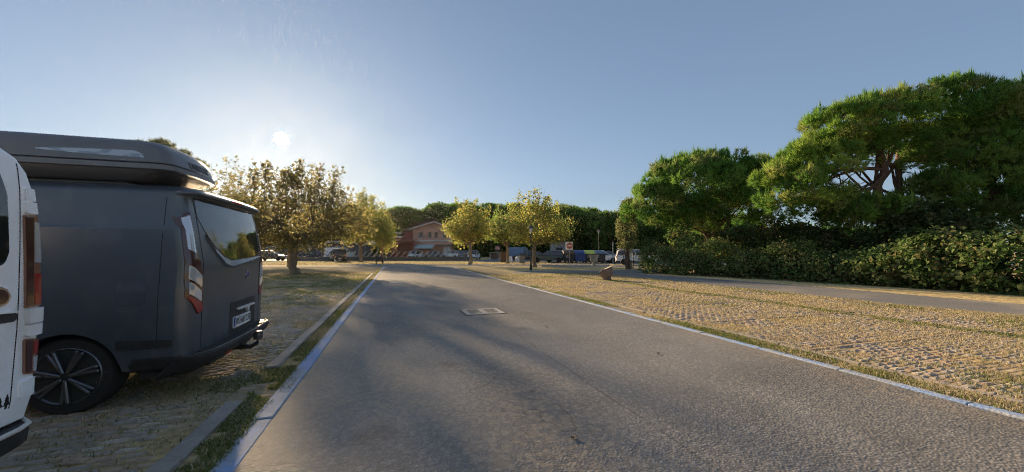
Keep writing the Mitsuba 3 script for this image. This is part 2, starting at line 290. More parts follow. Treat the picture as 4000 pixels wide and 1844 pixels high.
# setts, laid in rows across the bays
def sett_mesh(g, L, W):
    top = 0.05; b = 0.010
    o = np.array([[-L / 2, -W / 2], [L / 2, -W / 2], [L / 2, W / 2], [-L / 2, W / 2]]) + g.normal(0, 0.003, (4, 2))
    i = o * [(L - 2 * b) / L, (W - 2 * b) / W]
    v = np.vstack([np.c_[o, np.full(4, -0.04)], np.c_[o, np.full(4, top - b)], np.c_[i, top + g.normal(0, .003, 4)], [[0, 0, top + .004]]])
    f = []
    for k in range(4):
        n = (k + 1) % 4
        f += [[k, n, 4 + n], [k, 4 + n, 4 + k], [4 + k, 4 + n, 8 + n], [4 + k, 8 + n, 8 + k], [8 + k, 8 + n, 12]]
    return v, np.array(f)
gs = rng(11)
SETT = [[sett_mesh(gs, 0.142, 0.070) for _ in range(6)], ]
SETT_MATS = ["sett_grey", "sett_brown", "sett_pale"]
SETT_PLY = {m: [mikit.ply(s, "mat_" + m) for s in SETT[0][2 * i:2 * i + 2]] for i, m in enumerate(SETT_MATS)}
def grow(p, seed): return meshkit.fbm(np.c_[p[:, :2] * 0.75, np.zeros(len(p))], 3, seed)
def setts(key, x0, x1, y0, y1, seed, keep, view):
    g = rng(seed); P = []
    for j, y in enumerate(np.arange(y0, y1, 0.085)):
        for x in np.arange(x0 + (0.078 if j % 2 else 0), x1, 0.155): P.append((x, y))
    P = np.array(P); P = P + g.normal(0, 0.006, P.shape)
    P = P[keep(P)]
    n = len(P); mi_ = g.choice(3, n, p=[.5, .36, .14]); var = g.integers(0, 2, n); rot = g.normal(0, .05, n); dz = g.normal(-0.039, .0035, n)
    tilt = g.normal(0, .011, (n, 2))
    dist = np.hypot(P[:, 0], P[:, 1]); dist = np.where(view(P), dist, 1e6 + dist)
    order = np.argsort(dist); loose = {m: MB() for m in SETT_MATS}
    for r, k in enumerate(order):
        R = rotz(rot[k]) @ np.array([[1, 0, 0], [0, 1, 0], [tilt[k, 0], tilt[k, 1], 1.0]]); t = [P[k, 0], P[k, 1], dz[k]]
        m = SETT_MATS[mi_[k]]
        if r < 300: scene[numbered(key + "__sett")] = {**SETT_PLY[m][var[k]], "to_world": mat4(R, t)}
        else:
            v, f = SETT[0][2 * mi_[k] + var[k]]; loose[m].add(v @ R.T + t, f)
    for m in SETT_MATS: part(key, "far_setts", loose[m], m, kind="stuff")
def vis(P):
    d = P[:, 0] * SF[0] + P[:, 1] * SF[1]; l = P[:, 0] * SR[0] + P[:, 1] * SR[1]
    return (d > 0.3) & (np.abs(l) < 1.40 * d) & (d > 1.9)
setts(lot_r, 5.5, 11.6, 0.9, 15.5, 21, lambda P: (grow(P, 3) < 0.60) & (np.abs(P[:, 0] - 9.5) > .2) & (np.abs((P[:, 1] - 1.72) % 2.02 - 0.0) > .07), vis)
setts(lot_l, -6.0, -1.5, 0.8, 13.5, 22, lambda P: (grow(P, 8) < 0.60), vis)
# flat stone strips between the bays
bl = struct("bay_lines")
for y in 1.72 + 2.02 * np.arange(0, 10):
    for x in np.arange(5.5, 9.3, 0.76):
        m = MB(); m.box([0, 0, -0.04], [0.75, 0.05, 0.08], None, 0.006)
        part(bl, "strip", m, "sett_brown", to_world=mat4(np.eye(3), [x + .38, y + gs.normal(0, .006), 0.020]))

# drain covers in the road
def drain(label, x, y, w, h, grid):
    k = thing("drain_cover", label, "drain cover")
    fr = sg.box(-w / 2, -h / 2, w / 2, h / 2)
    holes = [sg.box(-w / 2 + .1, -h / 2 + .1, -.06, h / 2 - .1), sg.box(.06, -h / 2 + .1, w / 2 - .1, h / 2 - .1)] if grid else []
    for q in holes: fr = fr.difference(q)
    m = MB(); m.prism(fr, lambda a, b, t: np.c_[a + x, b + y, t * 0.014], 0.014); part(k, "frame", m, "concrete")
    m = MB(); m.prism(sg.box(-w / 2 - .05, -h / 2 - .05, w / 2 + .05, h / 2 + .05).difference(sg.box(-w / 2, -h / 2, w / 2, h / 2)), lambda a, b, t: np.c_[a + x, b + y, .004 + t * .004], 0.004); part(k, "joint", m, "rubber")
    for q in holes:
        c = q.centroid; m = MB(); bx = q.bounds
        m.box([x + c.x, y + c.y, 0.006], [bx[2] - bx[0], bx[3] - bx[1], 0.006]); part(k, "panel", m, "bin_dark")
        for a in np.linspace(bx[0] + .05, bx[2] - .05, 4):
            m = MB(); m.box([x + a, y + c.y, 0.009], [.03, bx[3] - bx[1], 0.012]); part(k, "bar", m, "dark_metal")
drain("pale concrete drain cover with two dark panels in the middle of the road", 1.9, 8.35, 0.86, 0.78, True)
drain("small plain pale concrete patch cover further up the road", 0.15, 17.2, 0.9, 0.55, False)

# ------------------------------------------------------------------ grass, as blades
def blades(P, D, L, W, g, bend=0.5):
    n = len(P); a = g.uniform(0, 2 * np.pi, n); side = np.c_[np.cos(a), np.sin(a), np.zeros(n)] * (W / 2)[:, None]
    hd = np.c_[D[:, :2], np.zeros(n)]
    mid = P + D * (L * 0.55)[:, None]; tip = P + D * (L * 0.85)[:, None] + hd * (L * bend)[:, None] - Z * (L * 0.12)[:, None]
    v = np.stack([P - side, P + side, mid + side * .7, mid - side * .7, tip], 1).reshape(-1, 3)
    b = (np.arange(n) * 5)[:, None, None]; f = (np.array([[0, 1, 2], [0, 2, 3], [3, 2, 4]])[None] + b).reshape(-1, 3)
    return v, f
DRY = np.array([[.54, .46, .30], [.48, .40, .25], [.60, .53, .37], [.40, .32, .20], [.43, .40, .24]]); GRN = np.array([[.14, .19, .05], [.20, .24, .07], [.11, .15, .045], [.28, .29, .11]])
def turf(name, label, P, green, lmin, lmax, seed, w=0.007):
    g = rng(seed); n = len(P); th = g.uniform(0, 2 * np.pi, n); lean = g.uniform(0.1, 1.1, n)
    D = np.c_[np.cos(th) * np.sin(lean), np.sin(th) * np.sin(lean), np.cos(lean)]
    L = g.uniform(lmin, lmax, n); dist = np.hypot(P[:, 0], P[:, 1]); W = np.maximum(w, 0.0011 * dist) * g.uniform(.7, 1.4, n)
    v, f = blades(np.c_[P, np.full(n, 0.0)], D, L, W, g)
    c = np.where((g.uniform(size=n) < green)[:, None], GRN[g.integers(0, 4, n)], DRY[g.integers(0, 5, n)]) * g.uniform(.7, 1.15, (n, 1))
    single(name, (v, f), "blade", label, "grass", kind="stuff", color=np.repeat(c, 5, 0))
def scatter(g, n, x0, x1, y0, y1, p=1.0):
    """Denser near the camera."""
    y = y0 + (y1 - y0) * g.uniform(size=n) ** p; return np.c_[g.uniform(x0, x1, n), y]
def fb(P, s, seed, o=3): return meshkit.fbm(np.c_[P * s, np.zeros(len(P))], o, seed)
g = rng(31)
P = scatter(g, 30000, 4.93, 5.30, 0.6, 30, 1.6); P = P[fb(P, 1.6, 4) + g.uniform(-.1, .1, len(P)) > .40]
turf("verge_grass", "ragged green and straw grass growing between the right kerb and the edging", P, np.clip((fb(P, .9, 6) - .3) * 2.2, .1, .9), .03, .10, 32)
P = scatter(g, 48000, -1.30, -1.045, 0.8, 30, 1.6); gap = scatter(g, 6500, -1.75, -0.97, 3.6, 5.3); P = np.vstack([P, gap[np.abs(gap[:, 1] - 4.55 + .5 * (gap[:, 0] + 1.2)) < .42]])
P = P[fb(P, 1.5, 5) > .26]
turf("verge_grass", "green grass strip between the left kerb and the low edging stones", P, np.clip((fb(P, .9, 7) - .3) * 2.0, .15, .8), .02, .06, 33)
P = scatter(g, 230000, 5.4, 12.4, 0.9, 22, 1.35); q = fb(P, 1.1, 3); P = P[(q + .9 * (fb(P, 5, 13) - .5) > .36)]
P = P[g.uniform(size=len(P)) < .85]
grn = np.clip((fb(P, .5, 9) - .55) * 3, 0.03, .8); grn = np.where(np.abs(P[:, 0] - 9.5 - .1 * np.sin(P[:, 1])) < .22, .8, grn)
turf("straw_grass", "dry straw grass growing through the setts of the right parking area", P, grn, .02, .075, 34)
P = scatter(g, 170000, -9, -1.44, 0.9, 26, 1.3); P = P[(fb(P, 1.0, 8) + .9 * (fb(P, 5, 14) - .5) > .44)]
turf("straw_grass", "thin green and straw grass among the setts of the left parking area", P, np.clip((fb(P, .6, 10) - .3) * 2.2, .15, .8), .02, .07, 35)
P = np.array([S(a, d)[:2] for a, d in zip(g.uniform(-30, 12, 22000), g.uniform(37.7, 52, 22000))]); 
turf("island_grass", "dry yellow grass strip beyond the end of the road", P, .12, .04, .12, 36)
gg = rng(41)
for i, (x, y, lab) in enumerate([(2.62, 6.3, "curled pale dry leaf lying on the road beyond the drain cover"), (3.35, 4.2, "brown dead leaf on the asphalt near the right kerb"), (1.25, 2.5, "small orange-brown dead leaf on the asphalt in the foreground"), (3.75, 7.4, "white paper scrap lying on the right side of the road")]):
    a = np.linspace(0, 2 * np.pi, 13)[:-1]; r = np.where(np.arange(12) % 2, .014, .03) * gg.uniform(.8, 1.2, 12)
    v = np.c_[x + r * np.cos(a), y + r * np.sin(a), .012 + .016 * np.sin(a + i) ** 2]; v = np.vstack([v, [[x, y, .007]]])
    f = np.array([[j, (j + 1) % 12, 12] for j in range(12)])
    single("paper_scrap" if i == 3 else "fallen_leaf", (v, f), "sign_white" if i == 3 else "cut_wood" if i == 0 else "stump_wood", lab, "litter" if i == 3 else "leaf")
# ------------------------------------------------------------------ trees
def frames(D, g):
    a = unit(np.cross(D, unit(g.normal(size=D.shape)))); return a, np.cross(D, a)
def tufts(C, A, col, g, k, L, W, spread):
    """Needle tufts: k thin triangles fanned round each axis A from C."""
    n = len(C); C = np.repeat(C, k, 0); A = np.repeat(A, k, 0); col = np.repeat(col, k, 0); m = n * k
    D = unit(A + g.normal(size=(m, 3)) * spread); s = unit(np.cross(D, g.normal(size=(m, 3)))); L = L * g.uniform(.7, 1.2, m)
    b = C + g.normal(size=(m, 3)) * (L * .12)[:, None]
    v = np.stack([b - s * W / 2, b + s * W / 2, b + D * L[:, None]], 1).reshape(-1, 3)
    return v, np.arange(3 * m).reshape(-1, 3), np.repeat(col * g.uniform(.75, 1.2, (m, 1)), 3, 0)
def leaves(C, Nn, size, col, g):
    """Folded pointed leaves of four triangles."""
    n = len(C); a, b = frames(Nn, g); s = size[:, None]; up = Nn * s * .18
    p = [C - a * s * .5, C + b * s * .42 - a * s * .12 + up, C + b * s * .30 + a * s * .22 + up, C + a * s * .58, C - b * s * .30 + a * s * .22 + up, C - b * s * .42 - a * s * .12 + up]
    v = np.stack(p, 1).reshape(-1, 3); o = (np.arange(n) * 6)[:, None, None]
    f = (np.array([[0, 1, 2], [0, 2, 3], [0, 3, 4], [0, 4, 5]])[None] + o).reshape(-1, 3)
    return v, f, np.repeat(col, 6, 0)
def limb(m, a, b, r0, r1, g, sag=0.1, n=6, sides=7):
    a, b = np.asarray(a, float), np.asarray(b, float); t = np.linspace(0, 1, n)[:, None]; L = np.linalg.norm(b - a)
    p = a * (1 - t) + b * t + np.sin(t * np.pi) * g.normal(0, 1, 3) * L * sag * .5 + g.normal(0, .02 * L, (n, 3)) * (t * (1 - t) * 4)
    m.tube(p, np.linspace(r0, r1, n), sides); return p
PINE = np.array([[.15, .30, .06], [.19, .34, .07], [.11, .24, .055], [.24, .37, .085], [.28, .35, .12]])
def pine(label, base, lobes, trunks, seed, per=26, k=11, L=.34, W=.034, cl=.55, dens=1.6, group=None, name="pine_tree", pal=PINE, limbs=True, gap=0.0, tip=True):
    """lobes: (centre, radii); needles sit on small domes over the lobes' skins."""
    g = rng(seed); key = thing(name, label, "tree", group); Cs, As, Ks = [], [], []
    for c, r in lobes:
        c, r = np.asarray(c, float), np.asarray(r, float); area = 4 * np.pi * ((r[0] * r[1]) ** 1.6 / 3 + (r[0] * r[2]) ** 1.6 / 3 + (r[1] * r[2]) ** 1.6 / 3) ** (1 / 1.6)
        n = max(6, int(area * dens)); u = unit(g.normal(size=(n, 3))); u[:, 2] = np.where(u[:, 2] < -.45, -u[:, 2], u[:, 2])
        rad = np.where(g.uniform(size=n) < .72, g.uniform(.86, 1.04, n), g.uniform(.45, .86, n)) * (.8 + .4 * meshkit.fbm(u * 2.2 + seed + c, 2, seed))
        q = c + u * r * rad[:, None]; nrm = unit(u / r)
        if gap: keep = meshkit.noise(q * .55 + 3, seed) > gap; q, nrm = q[keep], nrm[keep]
        m = len(q); cc = pal[g.choice(len(pal), m)] * g.uniform(.75, 1.2, (m, 1))
        qs = np.repeat(q, per, 0); ns = np.repeat(nrm, per, 0); uu = unit(g.normal(size=qs.shape) + ns * .6)
        rc = cl * np.repeat(g.uniform(.7, 1.25, m), per)
        Cs.append(qs + uu * (rc * g.uniform(.55, 1, len(qs)))[:, None] * [1, 1, .8]); As.append(unit(uu * .55 + ns * .3 + Z * .55)); Ks.append(np.repeat(cc, per, 0))
    C, A, K = np.vstack(Cs), np.vstack(As), np.vstack(Ks)
    v, f, col = tufts(C, A, K, g, k, L, W, .42)
    if tip:      # upright candles standing out of the top
        top = (A[:, 2] > .8) & (g.uniform(size=len(A)) < .12); v2, f2, c2 = tufts(C[top] + Z * L * .5, unit(A[top] * .3 + Z), K[top], g, 6, L * 1.7, W * 1.3, .15)
        f = np.vstack([f, f2 + len(v)]); v = np.vstack([v, v2]); col = np.vstack([col, c2])
    part(key, "crown", (v, f), "needle", color=col)
    for (b, t, r) in trunks:
        m = MB(); p = limb(m, b, t, r, r * .55, g, .05, 9, 10)
        if limbs:
            for c, rr in lobes:
                q = p[g.integers(4, 8)]; e = np.asarray(c) + g.normal(0, .3, 3)
                if np.linalg.norm(e - q) < 9:
                    pp = limb(m, q, e, r * .4, r * .12, g, .14)
                    for _ in range(3): limb(m, pp[g.integers(2, 5)], e + g.normal(0, 1, 3) * np.asarray(rr) * .5, r * .16, r * .05, g, .15, 5, 5)
        part(key, "trunk", m, "pine_bark", smooth=True)
    return key
AUTUMN = np.array([[.42, .43, .11], [.34, .40, .10], [.52, .47, .14], [.25, .31, .09], [.56, .48, .18], [.34, .27, .11]])
def broadleaf(label, base, cz, R, seed, n_tw=260, per=26, size=.17, top=None, shoots=8, trunk_r=.15, fork=2.0, group=None, pal=AUTUMN, name="plane_tree", lop=1.0, lowsk=.55, lean=(0, 0)):
    """A trunk, limbs to twig ends spread through the crown, leaves gathered round the twig ends, bare and leafy shoots above."""
    g = rng(seed); key = thing(name, label, "tree", group); base = np.asarray(base, float); c = base + [lean[0], lean[1], cz]; R = np.asarray(R, float)
    wood = MB(); fk = base + [lean[0] * .5, lean[1] * .5, fork]
    limb(wood, base - Z * .1, fk, trunk_r * 1.15, trunk_r * .85, g, .06, 8, 12)
    wood.tube([base - Z * .05, base + Z * .12, base + Z * .35], [trunk_r * 1.9, trunk_r * 1.35, trunk_r * 1.1], 12)
    u = unit(g.normal(size=(n_tw, 3))); u[:, 2] = np.where(u[:, 2] < 0, u[:, 2] * lowsk, u[:, 2])
    rad = g.uniform(.25, 1, n_tw) ** .5 * (.55 + .85 * meshkit.fbm(u * 2.4 + seed, 2, seed))
    keep = meshkit.noise(u * R * rad[:, None] * .75 + seed, seed) > .34; u, rad = u[keep], rad[keep]; n_tw = len(u); tips = c + u * R * rad[:, None]
    mains = [fk + unit(t - fk) * np.linalg.norm(t - fk) * .62 for t in tips[g.choice(n_tw, 9, False)]]
    for m_ in mains: limb(wood, fk, m_, trunk_r * .55, trunk_r * .18, g, .12, 6, 7)
    mains = np.array(mains)
    for t in tips:
        j = np.argmin(np.linalg.norm(mains - t, axis=1)); s = mains[j] if np.linalg.norm(mains[j] - t) < np.linalg.norm(fk - t) else fk
        limb(wood, s * .9 + fk * .1, t, trunk_r * .13, .008, g, .12, 4, 4)
    Ls = [(tips, .36, per)]
    sh = []
    for i in range(shoots):
        a = g.uniform(0, 2 * np.pi); r0 = g.uniform(0, .75); s = c + [R[0] * r0 * np.cos(a), R[1] * r0 * np.sin(a), R[2] * math.sqrt(1 - r0 ** 2) * .85]
        e = s + [g.normal(0, .25), g.normal(0, .25), g.uniform(.6, 1.9)]; limb(wood, s - Z * .8, e, .018, .006, g, .06, 5, 4)
        if g.uniform() < .7: sh += [s + (e - s) * t for t in np.linspace(.1, 1, 6)]
    if sh: Ls.append((np.array(sh), .13, max(5, per // 3)))
    V, F, K, o = [], [], [], 0
    for tp, sp, pr in Ls:
        n = len(tp) * pr; C = np.repeat(tp, pr, 0) + g.normal(0, sp, (n, 3)) * [1, 1, .8]; hue = np.repeat(meshkit.fbm(tp * .9 + seed, 2, seed + 5), pr)
        Nn = unit(g.normal(size=(n, 3)) * .8 + Z * .7 + unit(C - c) * .5); idx = np.clip(((hue + g.normal(0, .12, n)) * len(pal)).astype(int), 0, len(pal) - 1)
        v, f, kcol = leaves(C, Nn, size * g.uniform(.65, 1.2, n), pal[idx] * g.uniform(.75, 1.2, (n, 1)), g)
        V.append(v); F.append(f + o); K.append(kcol); o += len(v)
    part(key, "crown", (np.vstack(V), np.vstack(F)), "leaf", color=np.vstack(K)); part(key, "trunk", wood, "pale_bark", smooth=True)
    return key
# the plane trees along the left parking area and on the island
BROWN = np.array([[.27, .22, .10], [.23, .22, .09], [.31, .27, .11], [.18, .18, .08], [.35, .30, .12], [.23, .18, .10]])
broadleaf("broad plane tree with brownish backlit leaves under the sun, nearest on the left", (-5.95, 26.1, 0), 3.4, (4.4, 3.4, 2.2), 151, n_tw=320, per=28, size=.18, shoots=50, trunk_r=.21, fork=1.9, pal=BROWN, lowsk=.85)
broadleaf("yellow-brown plane tree right behind the nearest left tree, beside the dark off-roader", (-4.4, 53.0, 0), 5.0, (3.5, 3.3, 3.6), 52, n_tw=270, per=26, size=.24, shoots=12, trunk_r=.20, fork=2.2, lowsk=.75)
broadleaf("narrow young plane tree with low yellow leaves at the left end of the road", (-1.6, 50.5, 0), 3.7, (1.6, 1.6, 2.5), 53, n_tw=110, per=26, size=.22, shoots=3, trunk_r=.10, fork=1.6, lowsk=.9)
broadleaf("brown-leaved plane tree hidden behind the nearest left tree, behind the dark van", (-12.6, 34.0, 0), 4.6, (3.6, 3.2, 2.6), 54, n_tw=190, per=20, size=.2, shoots=9, trunk_r=.20, fork=2.1, pal=BROWN)
broadleaf("low brown-leaved plane tree filling the gap between the nearest left tree and the dark off-roader", (-9.6, 40.0, 0), 3.5, (3.3, 2.6, 2.2), 58, n_tw=180, per=24, size=.21, shoots=12, trunk_r=.16, fork=1.8, pal=BROWN, lowsk=.8)
broadleaf("round yellow-green plane tree standing just past the right end of the road", (7.3, 37.9, 0), 3.85, (2.5, 2.4, 1.95), 55, n_tw=220, per=30, size=.19, shoots=10, trunk_r=.17, fork=2.1, lowsk=.85)
broadleaf("sparse-topped yellow plane tree beside the lantern post on the right", (11.8, 31.1, 0), 3.65, (3.1, 2.8, 1.75), 56, n_tw=240, per=28, size=.17, shoots=34, trunk_r=.17, fork=2.0, lowsk=.85)
broadleaf("darker green plane tree between the two yellow ones beyond the road end", (12.4, 41.5, 0), 3.9, (2.6, 2.4, 1.9), 57, n_tw=240, per=26, size=.22, shoots=5, trunk_r=.16, fork=2.0, pal=AUTUMN * [.62, .8, .8])
# the tall tree behind the van
GREYGREEN = np.array([[.17, .20, .09], [.21, .23, .11], [.14, .16, .08]])
pine("grey-green treetop looking over the roof box of the dark van", (-22, 42, 0), [((-22.6, 41.5, 8.4), (1.6, 1.6, 1.2)), ((-20.2, 40.5, 9.6), (1.9, 1.8, 1.3)), ((-18.0, 40, 8.2), (1.7, 1.6, 1.3)), ((-16.9, 40, 6.7), (1.2, 1.4, 1.0))], [((-20, 41, -.1), (-20, 40.8, 9), .3)], 60, per=12, k=9, L=.36, W=.06, cl=.5, dens=1.5, gap=.34, pal=GREYGREEN, tip=False, name="tall_tree")
# the two big stone pines behind the hedge, and their neighbour
pine("broad stone pine in the middle of the right side, dome shaped, behind the hedge", (21.7, 21.5, 0),
     [((21.4, 21.6, 5.9), (4.2, 3.6, 2.6)), ((18.1, 22.7, 4.5), (2.3, 2.2, 1.7)), ((24.6, 20.6, 5.6), (2.5, 2.4, 2.4)), ((20.0, 22.3, 3.7), (2.6, 2.2, 1.4)), ((22.8, 20.4, 4.2), (3.0, 2.2, 1.8))],
     [((21.2, 21.2, -.1), (20.8, 21.4, 4.6), .16), ((22.0, 21.4, -.1), (22.4, 21.6, 4.8), .17), ((22.5, 21.9, -.1), (22.9, 21.6, 4.8), .15)], 61, per=34, k=11, L=.25, W=.034, cl=.52, dens=1.35)
pine("huge spreading stone pine with a yellowish drooping left lobe, nearest the right edge", (24.1, 12.5, 0),
     [((19.3, 13.6, 4.3), (1.9, 1.8, 1.5)), ((20.4, 13.3, 5.7), (1.6, 1.6, 1.2)), ((21.9, 12.9, 7.6), (1.8, 1.8, 1.15)), ((20.7, 13.1, 3.4), (1.6, 1.5, .8)), ((24.2, 12.4, 8.3), (1.8, 1.8, 1.0)), ((22.9, 12.9, 6.5), (1.3, 1.2, .9)), ((22.2, 12.6, 3.1), (1.4, 1.4, .8)), ((21.4, 13.2, 6.5), (1.4, 1.4, .9)), ((23.4, 12.6, 2.6), (1.5, 1.5, .9)), ((25.6, 12.6, 6.9), (1.3, 1.3, 1.1))],
     [((24.0, 12.4, -.1), (23.7, 12.4, 7.6), .24), ((24.6, 12.2, -.1), (24.9, 12.2, 7.0), .20)], 62, per=36, k=11, L=.23, W=.030, cl=.50, dens=1.5, pal=PINE * [1.2, 1.08, 1.0])
pine("dark green stone pine filling the right edge, taller than its neighbours", (27, 10.0, 0),
     [((26.0, 10.9, 8.4), (1.9, 1.8, 1.15)), ((28.3, 9.2, 7.5), (2.8, 2.5, 1.7)), ((26.3, 10.6, 6.5), (1.9, 1.6, 1.3)), ((26.3, 10.0, 4.3), (2.0, 1.8, 1.4)), ((28.8, 8.3, 4.8), (2.6, 2.2, 1.8)), ((27.6, 10.4, 6.4), (2.4, 2.2, 1.7)), ((31.5, 7.5, 6.8), (3, 2.6, 2.1)), ((25.2, 11.0, 3.7), (1.4, 1.3, 1.3)), ((25.6, 10.9, 5.6), (1.3, 1.2, 1.1)), ((27.2, 9.4, 2.7), (2.2, 2.0, 1.4)), ((25.0, 11.3, 2.2), (1.3, 1.2, 1.0))],
     [((26.9, 10.2, -.1), (27.0, 10.2, 7), .27)], 63, per=34, k=11, L=.23, W=.032, cl=.52, dens=1.4)
# the ivy clad trunk at the left end of the hedge
HEDGE = np.array([[.10, .18, .055], [.14, .22, .07], [.17, .24, .08], [.08, .14, .045], [.27, .32, .13], [.22, .20, .09]])
def shrub(label, c, R, seed, n_cl=70, per=30, size=.15, pal=HEDGE, group=None, name="hedge_shrub", stems=5):
    g = rng(seed); key = thing(name, label, "shrub", group); c, R = np.asarray(c, float), np.asarray(R, float)
    u = unit(g.normal(size=(n_cl, 3))); u[:, 2] = np.where(u[:, 2] < -.75, -u[:, 2], u[:, 2]); q = c + u * R * (g.uniform(.6, 1.0, n_cl) ** .5 * (.75 + .5 * meshkit.fbm(u * 2 + seed, 2, seed)))[:, None]
    q[:, 2] = np.maximum(q[:, 2], .08); n = n_cl * per; C = np.repeat(q, per, 0) + g.normal(0, .17, (n, 3)); C[:, 2] = np.maximum(C[:, 2], .03)
    Nn = unit(g.normal(size=(n, 3)) * .7 + np.repeat(u, per, 0) * .8 + Z * .4)
    v, f, kc = leaves(C, Nn, size * g.uniform(.6, 1.3, n), pal[np.clip((np.repeat(g.uniform(0, 1, n_cl), per) * .8 + g.uniform(0, .35, n)) * len(pal), 0, len(pal) - 1).astype(int)] * g.uniform(.7, 1.2, (n, 1)), g)
    part(key, "foliage", (v, f), "hedge_leaf", color=kc)
    m = MB()
    for _ in range(stems): limb(m, [c[0] + g.normal(0, .15), c[1] + g.normal(0, .15), -.05], c + g.normal(0, .6, 3) * R * [1, 1, .4], .04, .012, g, .1, 5, 5)
    part(key, "stem", m, "pine_bark")
    return key
IVY = np.array([[.28, .28, .13], [.34, .34, .17], [.22, .26, .11], [.18, .22, .09]])
k_ = shrub("tall grey-brown ivy column beside the left end of the hedge, in front of parked cars", (17.2, 25.0, 3.2), (.62, .62, 2.2), 70, 120, 26, .14, IVY, name="ivy_column", stems=2)
m = MB(); m.tube([(17.25, 25, -.1), (17.2, 25, 1.5), (17.2, 25.1, 4.5)], [.2, .15, .05], 9); part(k_, "trunk", m, "pine_bark", smooth=True)
hedge_line = [(15.9, 19.9, 1.15, 1.35, "first low shrub at the left end of the hedge, beside the side lane"), (16.9, 18.2, 1.25, 1.05, "second hedge shrub from the left end"), (17.4, 16.6, 1.2, 1.45, "bright-leaved hedge shrub in front of the pine trunks"), (17.9, 14.9, 1.2, .95, "third low hedge shrub under the dome shaped pine"),
    (18.4, 13.2, 1.3, 1.3, "dark hedge shrub between the two pines"), (18.9, 11.6, 1.3, .95, "dark hedge shrub under the yellowish pine lobe"), (19.3, 10.0, 1.3, 1.1, "hedge shrub in front of the huge pine trunk"), (19.4, 8.5, 1.3, 1.6, "tall leafy shrub right of the huge pine trunk"), (19.6, 6.9, 1.4, 1.6, "tallest broad-leaved shrub of the hedge near the right edge"), (20.2, 5.0, 1.5, 1.6, "broad-leaved shrub at the right edge of the hedge")]
for i, (x, y, r, h, lab) in enumerate(hedge_line):
    shrub(lab, (x, y, h * .55), (r * 1.05, r * 1.05, h * .75), 80 + i, int(75 * (1 + h * .3)), 30, .15 if x > 19.2 else .11)
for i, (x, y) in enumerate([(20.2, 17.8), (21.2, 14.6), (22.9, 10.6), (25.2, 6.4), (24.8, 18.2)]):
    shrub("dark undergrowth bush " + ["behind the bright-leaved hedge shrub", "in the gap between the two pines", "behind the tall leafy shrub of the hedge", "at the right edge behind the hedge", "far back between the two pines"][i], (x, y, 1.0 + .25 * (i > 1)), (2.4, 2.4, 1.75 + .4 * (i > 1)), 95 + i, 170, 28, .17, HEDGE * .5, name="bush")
# the pine wood behind the street: each crown a tree
FAR = PINE * .8
gw = rng(100); wood = []
spots = [(-46, 92, 11.5, "hidden low behind the brown left trees"), (-36, 96, 12, "showing between the two left tree crowns"), (-27, 92, 12, "left of the house, above its porch wing"), (-19, 98, 13.5, "directly behind the house gable"), (-12.5, 94, 13.2, "right of the house gable, left of the round yellow tree"), (-6, 99, 13.8, "above the round yellow tree, left of its top"), (0, 95, 13.0, "between the two yellow trees, highest there"), (6.5, 99, 13.4, "behind the shoots of the sparse-topped tree"), (13, 95, 12.8, "right of the sparse-topped tree, farthest back"),
    (5, 84, 10.8, "low behind the darker green plane tree"), (11.5, 80, 10.4, "right of the sparse-topped tree, in front"), (17, 84, 10.6, "above the waste containers, in the back row"), (19.5, 74, 8.8, "above the goblet planter, in the front row"), (25, 78, 9.4, "left of the ivy column, in the back row"), (30.5, 72, 8.4, "behind the ivy column"), (36, 76, 8.6, "glimpsed behind the dome shaped pine"), (26, 66, 7.2, "lowest one left of the ivy column"), (33, 58, 6.6, "under the left edge of the dome shaped pine")]
for i, (lat, d, h, where_) in enumerate(spots):
    b = S(lat, d); r = gw.uniform(4.0, 5.4); lobes = [(b + [0, 0, h - 2.6], (r, r, 2.4))]
    for j in range(3):
        a = gw.uniform(0, 6.3); lobes.append((b + [r * .6 * math.cos(a), r * .6 * math.sin(a), h - 3.2 + gw.uniform(-.6, .5)], (r * .55, r * .55, 1.7)))
    for _ in range(2): lobes.append((b + [gw.normal(0, 2), gw.normal(0, 2), h * .35], (r * .75, r * .75, h * .32)))
    pine("dark umbrella pine " + where_, b, lobes, [(b - Z * .1, b + [0, 0, h - 2.5], .22)], 200 + i, per=11, k=8, L=.75, W=.15, cl=.95, dens=.55, group="umbrella pines of the wood behind the street", pal=FAR, limbs=False, tip=False)
fw = rng(230); n = 15000; la = fw.uniform(-75, 75, n); dd = np.where(la > 14, 60 + (75 - la) * .25, 98) + fw.uniform(0, 6, n); dd = np.where((la > 14) & (la < 26), 82 + fw.uniform(0, 4, n), dd)
C = SF * dd[:, None] + SR * la[:, None] + Z * (fw.uniform(0, 1, n) ** 1.2 * 5.5)[:, None]
v, f, col = tufts(C, unit(fw.normal(size=(n, 3)) + Z * .4), FAR[fw.choice(5, n)], fw, 9, 1.1, .30, .7)
single("far_wood", (v, f), "needle", "dark undergrowth filling the wood under the umbrella pines", "undergrowth", kind="stuff", color=col)
shrub("light green round tree among the dark wood, behind the parked cars", S(24.5, 52, 3.4), (2.6, 2.2, 3.0), 240, 120, 26, .32, HEDGE * [1.3, 1.35, 1.1], name="small_tree")
# trees behind the camera, seen mirrored in the vans
for i, (x, y, h) in enumerate([(-16, -26, 8), (-7, -30, 7), (3, -28, 8), (12, -30, 9)]):
    pine(["leftmost pine", "second pine from the left", "third pine from the left", "rightmost pine"][i] + " behind the viewer, mirrored in the dark van", (x, y, 0), [((x, y, h * .6), (4.5, 4, h * .38)), ((x + 2, y, h * .35), (4, 3, h * .3))], [((x, y, 0), (x, y, h * .5), .25)], 260 + i, per=9, k=7, L=.8, W=.16, cl=.9, dens=.5, group="pines behind the viewer", limbs=False, tip=False)
